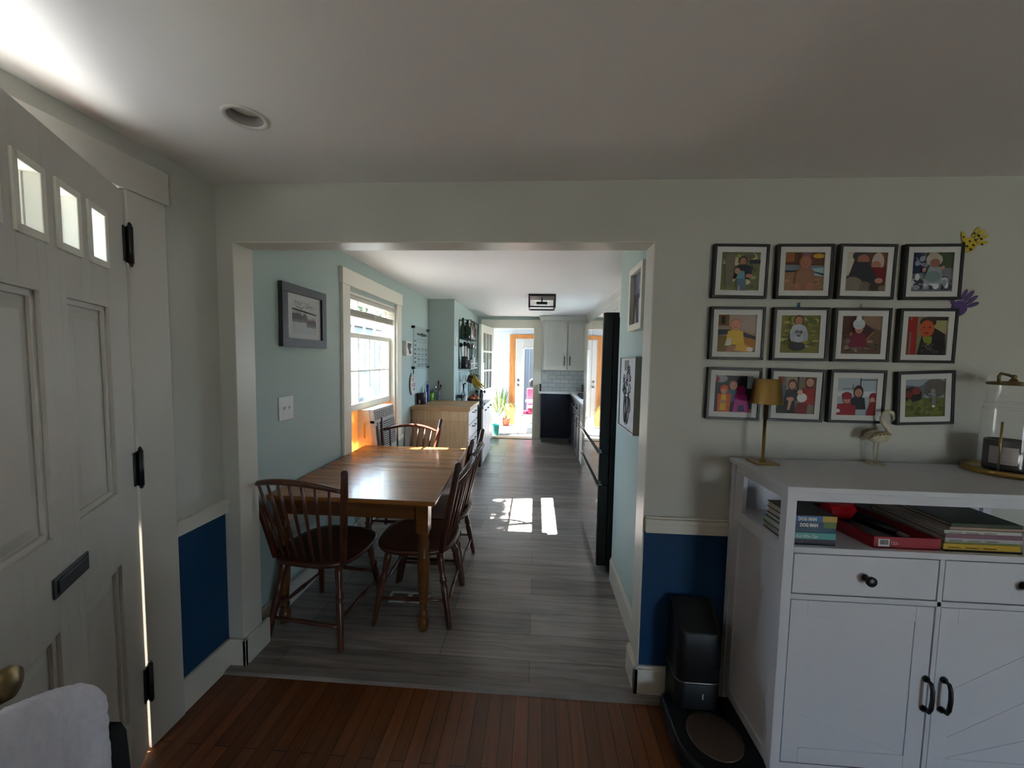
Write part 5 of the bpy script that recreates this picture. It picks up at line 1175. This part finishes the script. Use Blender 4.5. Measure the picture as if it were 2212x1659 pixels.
build(bx(RX - .044, RX - .004, 1.953, 2.286, 1.130, 1.514), 'canvas', mat('canvas_white', 'c9c9cb', .8), cv)
m = MB(); X = RX - .0455
def ln(pts, r_=.0016): m.tube([(X, 2.12 + (y - 2.32) * .85, 1.322 + (z - 1.31) * .95) for y, z in pts], r_, 4)
ln([(2.27, 1.31), (2.26, 1.25), (2.265, 1.18), (2.29, 1.14), (2.33, 1.13), (2.37, 1.14), (2.39, 1.18), (2.395, 1.25), (2.385, 1.31), (2.27, 1.31)], .0022)
ln([(2.27, 1.29), (2.235, 1.28), (2.23, 1.22), (2.262, 1.20)], .002)
rd4 = random.Random(8)
for k in range(16):
    cy_, cz_ = rd4.uniform(2.24, 2.42), rd4.uniform(1.30, 1.46); rr = rd4.uniform(.012, .024)
    ln([(cy_ + rr * (1 + .25 * math.sin(5 * a_)) * math.cos(a_), cz_ + rr * (1 + .25 * math.sin(5 * a_)) * math.sin(a_)) for a_ in [i * 2 * PI / 16 for i in range(17)]], .0015)
for k in range(10):
    y_ = rd4.uniform(2.28, 2.38); ln([(y_ + .012 * math.sin(i * .9 + k), 1.14 + i * .022) for i in range(8)], .0013)
for k in range(4): ln([(2.30 + k * .03, 1.44), (2.31 + k * .03, 1.48), (2.305 + k * .03, 1.50)], .0016)
build(m, 'line_drawing', mat('line_ink', '23252a', .7), cv)

# ------------------------------------------------------------------ fridge
FGX = .445; fy0, fy1 = 2.632, 3.57
MIR = mat('mirror_steel', 'c2bfbd', .035, metal=1); FBK = mat('fridge_black', '14161a', .45)
fr = empty('fridge', (.85, 3.1, KZ), label='tall fridge with mirrored doors and black side panels', cat='fridge')
m = MB(); m.box(FGX + .075, 1.20, fy0 + .006, fy1 - .006, KZ + .03, 1.79); m.box(FGX + .09, 1.1, fy0 + .03, fy1 - .03, KZ, KZ + .03); build(m, 'body', FBK, fr, .003)
m = MB(); m.box(FGX + .03, FGX + .12, fy0 + .05, fy0 + .12, 1.79, 1.83); m.box(FGX + .03, FGX + .12, fy1 - .12, fy1 - .05, 1.79, 1.83); m.box(FGX + .13, 1.15, fy0 + .04, fy1 - .04, 1.79, 1.805); build(m, 'hinge_cover', BLKPL, fr, .004)
def fdoor(y0, y1, z0, z1, nm):
    d = build(bx(FGX + .006, FGX + .07, y0, y1, z0, z1), nm, FBK, fr, .004)
    build(bx(FGX, FGX + .006, y0 + .002, y1 - .002, z0 + .003, z1 - .003), 'mirror_panel', MIR, d, .001)
    return d
ym = (fy0 + fy1) / 2
fdoor(fy0, ym - .003, .885, 1.822, 'fridge_door'); fdoor(ym + .003, fy1, .885, 1.822, 'fridge_door')
for z0, z1 in ((.664, .858), (.06, .634)):
    d = fdoor(fy0, fy1, z0, z1, 'freezer_drawer')
    m = MB(); m.box(FGX - .012, FGX + .03, fy0 + .004, fy1 - .004, z1 + .001, z1 + .008); build(m, 'grip_strip', STEEL, d, .001)
m = MB(); m.box(FGX + .02, FGX + .07, fy0 + .01, fy1 - .01, .862, .884); m.box(FGX + .02, FGX + .07, fy0 + .01, fy1 - .01, .640, .662); build(m, 'grip_recess', BLKPL, fr)

# ------------------------------------------------------------------ right hand run of cabinets, counter and uppers
NCAB = mat('navy_cabinet', '151c2a', .4, spec=.35); GCAB = mat('grey_white_cabinet', 'c6c4be', .4); QZ = mat('pale_quartz', 'cfccc8', .2)
def shaker_y(parent, name, x0, x1, z0, z1, y, m_, w=.06):  # faces -y
    q_ = MB(); q_.box(x0, x1, y - .014, y, z0, z1)
    for (a, b_, c_, e) in ((x0, x0 + w, z0, z1), (x1 - w, x1, z0, z1), (x0 + w, x1 - w, z0, z0 + w), (x0 + w, x1 - w, z1 - w, z1)): q_.box(a, b_, y - .022, y - .014, c_, e)
    return build(q_, name, m_, parent, .0015)
def shaker_x(parent, name, y0, y1, z0, z1, x, m_, w=.06):  # faces -x
    q_ = MB(); q_.box(x - .014, x, y0, y1, z0, z1)
    for (a, b_, c_, e) in ((y0, y0 + w, z0, z1), (y1 - w, y1, z0, z1), (y0 + w, y1 - w, z0, z0 + w), (y0 + w, y1 - w, z1 - w, z1)): q_.box(x - .022, x - .014, a, b_, c_, e)
    return build(q_, name, m_, parent, .0015)
def pull_x(parent, x, y, z, horiz=True, L=.13):
    q_ = MB(); a = (0, L / 2, 0) if horiz else (0, 0, L / 2)
    p0 = Vector((x - .03, y - a[1], z - a[2])); p1 = Vector((x - .03, y + a[1], z + a[2])); q_.tube([p0, p1], .006, 8)
    for f_ in (.12, .88): p_ = p0.lerp(p1, f_); q_.tube([p_, (x, p_.y, p_.z)], .004, 6)
    return build(q_, 'handle', BLACK, parent)
e1 = empty('base_cabinet', (.36, 6.92, KZ), label='navy base cabinet facing the living room right of the far doorway', cat='cabinet')
build(bx(.10, .62, 6.795, 7.075, .10, .89), 'body', NCAB, e1); build(bx(.115, .62, 6.83, 7.07, KZ, .10), 'toe_kick', mat('toe_grey', '6e6a66', .6), e1)
shaker_y(e1, 'cabinet_door', .104, .618, .105, .886, 6.794, NCAB, .09)
e2 = empty('base_cabinet', (.95, 6.25, KZ), label='navy base cabinet with drawers on the right wall in the far corner', cat='cabinet')
build(bx(.645, 1.245, 5.36, 7.075, .10, .89), 'body', NCAB, e2); build(bx(.70, 1.24, 5.36, 7.07, KZ, .10), 'toe_kick', MATS['toe_grey'], e2)
for y0, y1 in ((5.37, 5.82), (5.83, 6.28), (6.29, 6.74)):
    d = shaker_x(e2, 'drawer', y0, y1, .72, .88, .643, NCAB, .04); pull_x(d, .621, (y0 + y1) / 2, .80)
    d = shaker_x(e2, 'cabinet_door', y0, y1, .11, .71, .643, NCAB); pull_x(d, .621, y0 + .04, .62, False)
e3 = empty('base_cabinet', (.95, 4.1, KZ), label='navy base cabinet with black pulls just past the fridge', cat='cabinet')
build(bx(.645, 1.245, 3.60, 4.73, .10, .89), 'body', NCAB, e3); build(bx(.70, 1.24, 3.60, 4.73, KZ, .10), 'toe_kick', MATS['toe_grey'], e3)
for y0, y1 in ((3.61, 4.16), (4.17, 4.72)):
    for z0, z1 in ((.72, .88), (.42, .71), (.11, .41)): d = shaker_x(e3, 'drawer', y0, y1, z0, z1, .643, NCAB, .04); pull_x(d, .621, (y0 + y1) / 2, (z0 + z1) / 2 + .04)
dw = empty('dishwasher', (.95, 5.04, KZ), label='black and white dishwasher between the navy base cabinets', cat='dishwasher')
build(bx(.66, 1.24, 4.745, 5.345, KZ, .888), 'body', BLKPL, dw)
d = build(bx(.628, .66, 4.75, 5.34, .10, .66), 'dishwasher_door', WCAB, dw, .003); build(bx(.625, .66, 4.75, 5.34, .665, .885), 'control_panel', BLKPL, dw, .003)
m = MB(); m.tube([(.60, 4.80, .62), (.60, 5.29, .62)], .009, 8); m.tube([(.60, 4.84, .62), (.63, 4.84, .62)], .006, 6); m.tube([(.60, 5.25, .62), (.63, 5.25, .62)], .006, 6); build(m, 'handle', STEEL, d)
wt = MB(); wt.box(.062, .62, 6.752, 7.078, .895, .930); wt.box(.605, 1.248, 3.585, 7.078, .895, .930)
build(wt, 'worktop', QZ, None, .002, label='pale quartz worktop over the navy base cabinets', cat='worktop', keep=True)
ck = empty('cooktop', (.93, 6.0, .93), label='black cooktop set in the pale worktop on the right', cat='cooktop')
m = MB(); m.box(.68, 1.18, 5.62, 6.30, .93, .940); build(m, 'glass_plate', mat('cooktop_black', '0c0c0e', .1), ck, .002)
m = MB()
for x in (.80, 1.04):
    for y in (5.80, 6.12): m.tube([(x - .1, y, .965), (x + .1, y, .965)], .006, 6); m.tube([(x, y - .1, .965), (x, y + .1, .965)], .006, 6); m.lathe([(.035, .94), (.035, .955)], (x, y, 0), seg=16)
    for y in (5.70, 5.96, 6.22): m.box(x - .11, x + .11, y - .006, y + .006, .94, .968)
build(m, 'burner_grate', BLACK, ck)
TILE = mat('white_subway_tile', 'c6c8c8', .18); nt = TILE.node_tree
tc = nt.nodes.new('ShaderNodeTexCoord'); mp = nt.nodes.new('ShaderNodeMapping'); br = nt.nodes.new('ShaderNodeTexBrick')
mp.inputs['Rotation'].default_value = (PI / 2, 0, 0)
br.inputs['Color1'].default_value = (*lin('c9cbcb'), 1); br.inputs['Color2'].default_value = (*lin('bfc2c3'), 1); br.inputs['Mortar'].default_value = (*lin('8a8c8c'), 1)
br.inputs['Scale'].default_value = 1; br.inputs['Brick Width'].default_value = .152; br.inputs['Row Height'].default_value = .076; br.inputs['Mortar Size'].default_value = .003
nt.links.new(tc.outputs['Object'], mp.inputs['Vector']); nt.links.new(mp.outputs['Vector'], br.inputs['Vector']); nt.links.new(br.outputs['Color'], nt.nodes['Principled BSDF'].inputs['Base Color'])
struct('wall_tile', bx(.098, 1.245, 7.068, 7.079, .931, 1.315), TILE)
m = MB(); m.box(.115, .225, 7.062, 7.067, 1.115, 1.235); m.box(.14, .165, 7.059, 7.062, 1.145, 1.205); m.box(.178, .203, 7.059, 7.062, 1.145, 1.205); build(m, 'outlet_plate', MATS['switch_white'], None, .002, label='white outlet and switch plate on the subway tile', cat='outlet')
for x, lb in ((.07, 'dark wooden block standing at the left end of the tiled worktop'), (.835, 'dark wooden block standing at the right of the tiled worktop')):
    m = MB(); m.box(x, x + .035, 6.85, 6.99, .93, 1.055); build(m, 'wooden_block', mat('dark_walnut', '2a201c', .5), None, .003, label=lb, cat='block', group='dark blocks on the worktop')
u1 = empty('wall_cabinet', (.5, 6.93, 1.3), label='grey white wall cabinet with two doors above the tiled worktop', cat='cabinet')
build(bx(.098, .90, 6.80, 7.075, 1.312, 2.175), 'body', GCAB, u1, .001)
for x0, x1, hx_ in ((.125, .535, .495), (.553, .895, .592)):
    d = shaker_y(u1, 'cabinet_door', x0, x1, 1.318, 2.14, 6.799, GCAB, .07)
    m = MB(); m.tube([(hx_, 6.75, 1.40), (hx_, 6.75, 1.56)], .0065, 8); m.tube([(hx_, 6.75, 1.42), (hx_, 6.78, 1.42)], .004, 6); m.tube([(hx_, 6.75, 1.54), (hx_, 6.78, 1.54)], .004, 6); build(m, 'handle', BLACK, d)
m = MB(); m.prism([(.098, 6.80, 2.17), (.098, 6.775, 2.19), (.098, 6.755, 2.25), (.098, 6.735, 2.268), (.098, 6.80, 2.268)], (.80, 0, 0)); m.prism([(.098, 6.80, 2.17), (.075, 6.80, 2.2), (.055, 6.80, 2.25), (.04, 6.80, 2.268), (.098, 6.80, 2.268)], (0, .275, 0)); build(m, 'crown', GCAB, u1)
u2 = empty('wall_cabinet', (1.07, 5.2, 1.35), label='long cream wall cabinet along the kitchen right wall', cat='cabinet')
build(bx(.90, 1.245, 5.95, 7.06, 1.312, 2.175), 'body', GCAB, u2, .001); build(bx(.90, 1.245, 3.60, 4.85, 1.312, 2.175), 'body', GCAB, u2, .001); build(bx(.90, 1.245, 4.85, 5.95, 2.0, 2.175), 'body', GCAB, u2, .001)
for y0, y1 in ((3.61, 4.22), (4.23, 4.84), (5.96, 6.37)): d = shaker_x(u2, 'cabinet_door', y0, y1, 1.32, 2.14, .899, GCAB, .07); pull_x(d, .877, y0 + .05, 1.45, False)
m = MB(); m.prism([(.90, 3.60, 2.17), (.875, 3.60, 2.19), (.855, 3.60, 2.25), (.835, 3.60, 2.268), (.90, 3.60, 2.268)], (0, 3.2, 0)); build(m, 'crown', GCAB, u2)
u3 = empty('wall_cabinet', (1.05, 3.1, 1.86), label='cream cabinet above the fridge under the crown moulding', cat='cabinet')
build(bx(.86, 1.245, 2.60, 3.59, 1.86, 2.175), 'body', GCAB, u3, .001)
for y0, y1 in ((2.61, 3.09), (3.10, 3.58)): d = shaker_x(u3, 'cabinet_door', y0, y1, 1.87, 2.15, .859, GCAB, .05); pull_x(d, .837, (y0 + y1) / 2, 1.89)
m = MB(); m.prism([(.86, 2.58, 2.17), (.835, 2.58, 2.19), (.815, 2.58, 2.25), (.795, 2.58, 2.268), (.86, 2.58, 2.268)], (0, 1.01, 0)); build(m, 'crown', GCAB, u3)

# ================================================================== SUNROOM AND YARD THINGS
tl = empty('bucket', (-.775, 7.40, 0), label='teal bucket on the sunroom floor by the doorway', cat='bucket')
TEALP = mat('teal_plastic', '2f9a90', .4)
m = MB(); m.lathe([(.068, 0), (.072, .003), (.095, .20), (.10, .203), (.10, .212), (.091, .212), (.069, .006), (0, .006)], (-.775, 7.40, 0), seg=28); build(m, 'bucket_body', TEALP, tl)
wpnt = empty('planter', (-.80, 8.46, 0), label='tall white planter with spiky leaves against the siding', cat='planter')
m = MB(); m.lathe([(.075, 0), (.08, .004), (.105, .25), (.10, .25), (.095, .22), (0, .22)], (-.80, 8.46, 0), seg=28); build(m, 'pot', mat('white_pot', 'b5b3b0', .5), wpnt)
LEAF = mat('sword_leaf', '4a6426', .5, noise=.3, nscale=12); LEAF2 = mat('pale_leaf', '758048', .5, noise=.2, nscale=12)
def blade(mb, p0, p1, w, bend, m=0):
    p0 = Vector(p0); p1 = Vector(p1); side = (p1 - p0).cross(Vector((0, 1, .2))).normalized(); n = 6; vs = []
    for i in range(n + 1):
        t = i / n; c_ = p0.lerp(p1, t) + Vector((0, 0, bend * math.sin(t * PI))); ww = w * (.55 + .6 * math.sin(t * PI * .8)) * (1 - t ** 4)
        vs += [tuple(c_ - side * ww), tuple(c_ + Vector((0, -.006, 0))), tuple(c_ + side * ww)]
    mb.add(vs, [(3 * i + k, 3 * i + k + 1, 3 * i + 4 + k, 3 * i + 3 + k) for i in range(n) for k in (0, 1)], m, True)
rdl = random.Random(21)
m = MB()
for k in range(26):
    a = rdl.uniform(0, 2 * PI); L = rdl.uniform(.35, .68); sp_ = rdl.uniform(.03, .24)
    p0 = (-.80 + .03 * math.cos(a), 8.46 + .03 * math.sin(a), .22); blade(m, p0, (-.80 + sp_ * math.cos(a), 8.44 + sp_ * .5 * math.sin(a), .22 + L), .017, .02, k % 2)
build(m, 'leaves', [LEAF, LEAF2], wpnt)
m = MB()
for k in range(14): a = k * 2.4; m.ball((-.83 + .05 * math.cos(a), 8.36 + .03 * math.sin(a), .25 + .012 * (k % 4)), .016, seg=8, rings=6)
for k in range(8): a = k * 2.4; m.ball((-.69 + .03 * math.cos(a), 8.40 + .03 * math.sin(a), .27 + .012 * (k % 4)), .013, seg=8, rings=6)
build(m, 'blue_flowers', mat('blue_petals', '4a62b8', .6), wpnt)
tp = empty('terracotta_pot', (-.645, 8.50, 0), label='terracotta pot with arching yellow green leaves beside the pine trim', cat='planter')
m = MB(); m.lathe([(.062, 0), (.065, .003), (.085, .125), (.095, .125), (.097, .165), (.088, .165), (.08, .14), (0, .14)], (-.645, 8.50, 0), seg=28); build(m, 'pot', mat('terracotta', '8a4128', .7), tp)
m = MB()
for k in range(11):
    a = k * 2.39; p0 = Vector((-.645, 8.50, .14)); mid = p0 + Vector((.10 * math.cos(a), .05 * math.sin(a) - .03, .28 + .05 * (k % 3))); e = mid + Vector((.16 * math.cos(a), .05 * math.sin(a) - .03, -.14 - .06 * (k % 2)))
    blade(m, p0, mid, .012, .01, k % 2); blade(m, mid, e, .012, .03, k % 2)
build(m, 'leaves', [LEAF2, mat('yellow_leaf', 'c2a95a', .5)], tp)
rg_ = MB(); rg_.box(-.70, .05, 7.46, 8.25, .0, .012)
build(rg_, 'floor_mat', planks('pale_mat', 'b5afa8', 'ac9c92', '706860', 3, .11, 'x', .9, seamw=.012, grain=.3, gs=(20, 60)), label='pale patterned mat on the sunroom floor', cat='mat')
# red ride-on seen through the glass door
ro = empty('ride_on_toy', (-.12, 9.6, -.02), label='red and white ride-on toy on the deck behind the glass door', cat='toy')
PKR = mat('pink_red_plastic', '961c34', .4)
m = MB(); m.box(-.20, .10, 9.45, 9.85, .12, .42); m.box(-.22, .12, 9.85, 9.95, .12, .75); build(m, 'seat_body', PKR, ro, .03, 3)
m = MB(); m.box(-.34, -.20, 9.40, 9.55, .05, .22); build(m, 'footrest', PKR, ro, .02)
m = MB(); m.box(-.19, .09, 9.43, 9.45, .28, .36); m.box(-.24, .02, 9.5, 9.8, .42, .47); build(m, 'white_panel', mat('toy_white', 'a8a6a8', .5), ro, .01)
for x, z, r_ in ((-.27, .09, .10), (.06, .09, .10), (-.05, .92, .11)):
    m = MB(); m.lathe([(r_ * .5, -.02), (r_, -.018), (r_, .018), (r_ * .5, .02)], (x, 9.42, z), (0, 1, 0), 24); build(m, 'wheel', BLKPL, ro)
m = MB(); m.tube([(-.05, 9.9, .74), (-.05, 9.75, .85), (-.05, 9.45, .92)], .018, 8); build(m, 'steering_column', mat('toy_grey', '6a6e74', .5), ro)
# neighbour's house, parked car, trees
nh = empty('neighbor_house', (-9.8, 18, -.3), label='white clapboard house with white trimmed windows seen outside the kitchen window', cat='house')
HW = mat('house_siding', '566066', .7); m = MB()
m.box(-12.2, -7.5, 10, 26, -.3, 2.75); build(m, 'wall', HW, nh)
m = MB(); m.prism([(-7.1, 9.6, 2.7), (-9.85, 9.6, 3.9), (-12.6, 9.6, 2.7)], (0, 16.8, 0)); build(m, 'roof', mat('slate_roof', '161c26', .8), nh)
HG = mat('house_window_dark', '1c2a30', .25)
for y in (10.6, 12.3, 14.0, 15.7, 17.4, 19.1, 20.8, 22.5):
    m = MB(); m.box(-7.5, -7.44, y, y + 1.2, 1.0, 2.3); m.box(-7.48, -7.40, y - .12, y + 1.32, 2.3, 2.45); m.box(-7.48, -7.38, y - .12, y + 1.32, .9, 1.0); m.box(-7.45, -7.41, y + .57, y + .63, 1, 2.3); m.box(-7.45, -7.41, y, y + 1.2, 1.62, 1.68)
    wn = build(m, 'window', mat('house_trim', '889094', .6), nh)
    m = MB(); 
    for a in (y + .07, y + .64):
        for c_ in (1.07, 1.76): m.box(-7.445, -7.43, a, a + .48, c_, c_ + .48)
    build(m, 'pane', HG, wn)
car = empty('parked_car', (-5.6, 8.9, -.24), label='pale parked car in the driveway outside the kitchen window', cat='car')
DYC = 2.8
prof = [(4.2, .1), (4.15, .55), (4.35, .75), (5.0, .85), (5.55, 1.35), (7.1, 1.4), (7.75, .9), (8.1, .8), (8.15, .15)]
m = MB(); m.prism([(-6.4, y + DYC, z - .24) for y, z in prof], (1.7, 0, 0)); build(m, 'body', mat('pale_car_paint', '545e63', .25, coat=.5), car, .04, 3)
m = MB(); m.prism([(-4.705, y + DYC, z - .24) for y, z in ((5.15, .9), (5.62, 1.28), (6.25, 1.31), (6.25, .9))], (.012, 0, 0)); m.prism([(-4.705, y + DYC, z - .24) for y, z in ((6.33, .9), (6.33, 1.31), (7.05, 1.32), (7.5, .92))], (.012, 0, 0))
build(m, 'side_window', mat('car_glass', '2c3a40', .1), car)
for y in (4.95 + DYC, 7.35 + DYC):
    for x in (-6.38, -4.72): m = MB(); m.lathe([(.17, -.09), (.31, -.09), (.32, 0), (.31, .09), (.17, .09)], (x, y, .08), (1, 0, 0), 24); build(m, 'wheel', BLKPL, car)
def tree(x, y, z0, h, r_, seed, label, n=900, zc=.65, leafm=None):
    t_ = empty('leafy_tree', (x, y, z0), label=label, cat='tree', group='trees around the house')
    m = MB(); m.tube([(x, y, z0), (x + .1, y, z0 + h * .4), (x, y + .1, z0 + h * .8)], [r_ * .09, r_ * .07, r_ * .03], 8); build(m, 'trunk', mat('bark', '4a3c30', .9), t_)
    rd5 = random.Random(seed); m = MB()
    for k in range(n):
        a = rd5.uniform(0, 2 * PI); ph_ = math.acos(rd5.uniform(-1, 1)); rr = r_ * rd5.uniform(.55, 1)
        c_ = Vector((x + rr * math.sin(ph_) * math.cos(a), y + rr * math.sin(ph_) * math.sin(a), z0 + h * zc + rr * .8 * math.cos(ph_)))
        s_ = rd5.uniform(.08, .2) * r_ / 1.5; u = Vector((rd5.gauss(0, 1), rd5.gauss(0, 1), rd5.gauss(0, 1))).normalized(); v = u.orthogonal().normalized()
        m.poly([c_ - u * s_, c_ + v * s_ * .6, c_ + u * s_, c_ - v * s_ * .6])
    build(m, 'foliage', leafm or mat('tree_leaves', '2f4a20', .7, noise=.3, nscale=3), t_)
tree(1.3, 12.5, -.3, 4.5, 1.6, 1, 'bushy green tree behind the deck')
tree(-12, 33, -.3, 8, 3.4, 2, 'tall green tree beyond the neighbour house', 1200)
tree(-17, 26, -.3, 7.5, 3.2, 3, 'tall green tree behind the neighbour house roof', 1200)
# added bough out of view, leaves placed to block part of the sun beam
bo = empty('sun_blocking_bough', (-4.4, 1.2, -.3), label='added leafy bough out of view, blocking part of the kitchen window sun', cat='tree')
m = MB(); m.tube([(-4.4, 1.2, -.3), (-4.35, 1.25, 1.8), (-4.2, 1.6, 3.4), (-4.05, 2.4, 3.9), (-4.0, 3.7, 3.95)], [.09, .08, .06, .04, .015], 8); build(m, 'trunk', mat('bark', '4a3c30', .9), bo)
rd6 = random.Random(5); m = MB()
for k in range(520):
    y = rd6.uniform(2.1, 3.7); zz = rd6.uniform(3.45, 4.0); x = -4.0 + rd6.uniform(-.25, .25)
    zz += (x + 4.0) * -1.06
    if rd6.random() < .12: continue
    c_ = Vector((x, y, zz)); s_ = rd6.uniform(.05, .09); u = Vector((rd6.gauss(0, 1), rd6.gauss(0, 1), rd6.gauss(0, 1))).normalized(); v = u.orthogonal().normalized()
    m.poly([c_ - u * s_, c_ + v * s_ * .6, c_ + u * s_, c_ - v * s_ * .6])
build(m, 'foliage', MATS['tree_leaves'], bo)

# ================================================================== LIGHT
W = bpy.data.worlds.new('sky'); S.world = W; W.use_nodes = True
bg = W.node_tree.nodes['Background']; bg.inputs['Color'].default_value = (.60, .80, 1.0, 1); bg.inputs['Strength'].default_value = SKY
sun_d = bpy.data.lights.new('sun', 'SUN'); sun_d.energy = SUN; sun_d.angle = .009; sun_d.color = (1, .97, .93)
sun = bpy.data.objects.new('sun', sun_d); COL.objects.link(sun); sun.location = (-10, 0, 12)
sun.rotation_euler = Vector((1, .15, -1.06)).to_track_quat('-Z', 'Y').to_euler()
def portal(name, loc, direction, sx, sy):
    l = bpy.data.lights.new(name, 'AREA'); l.shape = 'RECTANGLE'; l.size = sx; l.size_y = sy; l.cycles.is_portal = True
    o = bpy.data.objects.new(name, l); COL.objects.link(o); o.location = loc
    o.rotation_euler = Vector(direction).to_track_quat('-Z', 'Y').to_euler()
portal('portal_kitchen_window', (-1.6, 3.365, 1.52), (1, 0, 0), 1.0, .96)
portal('portal_front_door', (-1.6, .83, 1.03), (1, 0, 0), .9, 2.06)
portal('portal_living_front', (2.775, -3.34, .75), (0, 1, 0), 1.05, 1.3)
portal('portal_kitchen_fill', (1.39, 5.4, 1.5), (-1, 0, 0), 1.4, .96)
portal('portal_sunroom_left', (-2.22, 7.985, 1.525), (1, 0, 0), 1.27, 1.25)

S.view_settings.view_transform = 'Standard'; S.view_settings.look = 'None'; S.view_settings.gamma = 1; S.view_settings.use_curve_mapping = False
S.view_settings.exposure = EXPO
try:
    cy = S.cycles
    cy.max_bounces = 10; cy.diffuse_bounces = 6; cy.glossy_bounces = 5; cy.transparent_max_bounces = 16; cy.transmission_bounces = 6
    cy.sample_clamp_indirect = 6.0; cy.caustics_reflective = False; cy.caustics_refractive = False; cy.use_denoising = True
except Exception: pass
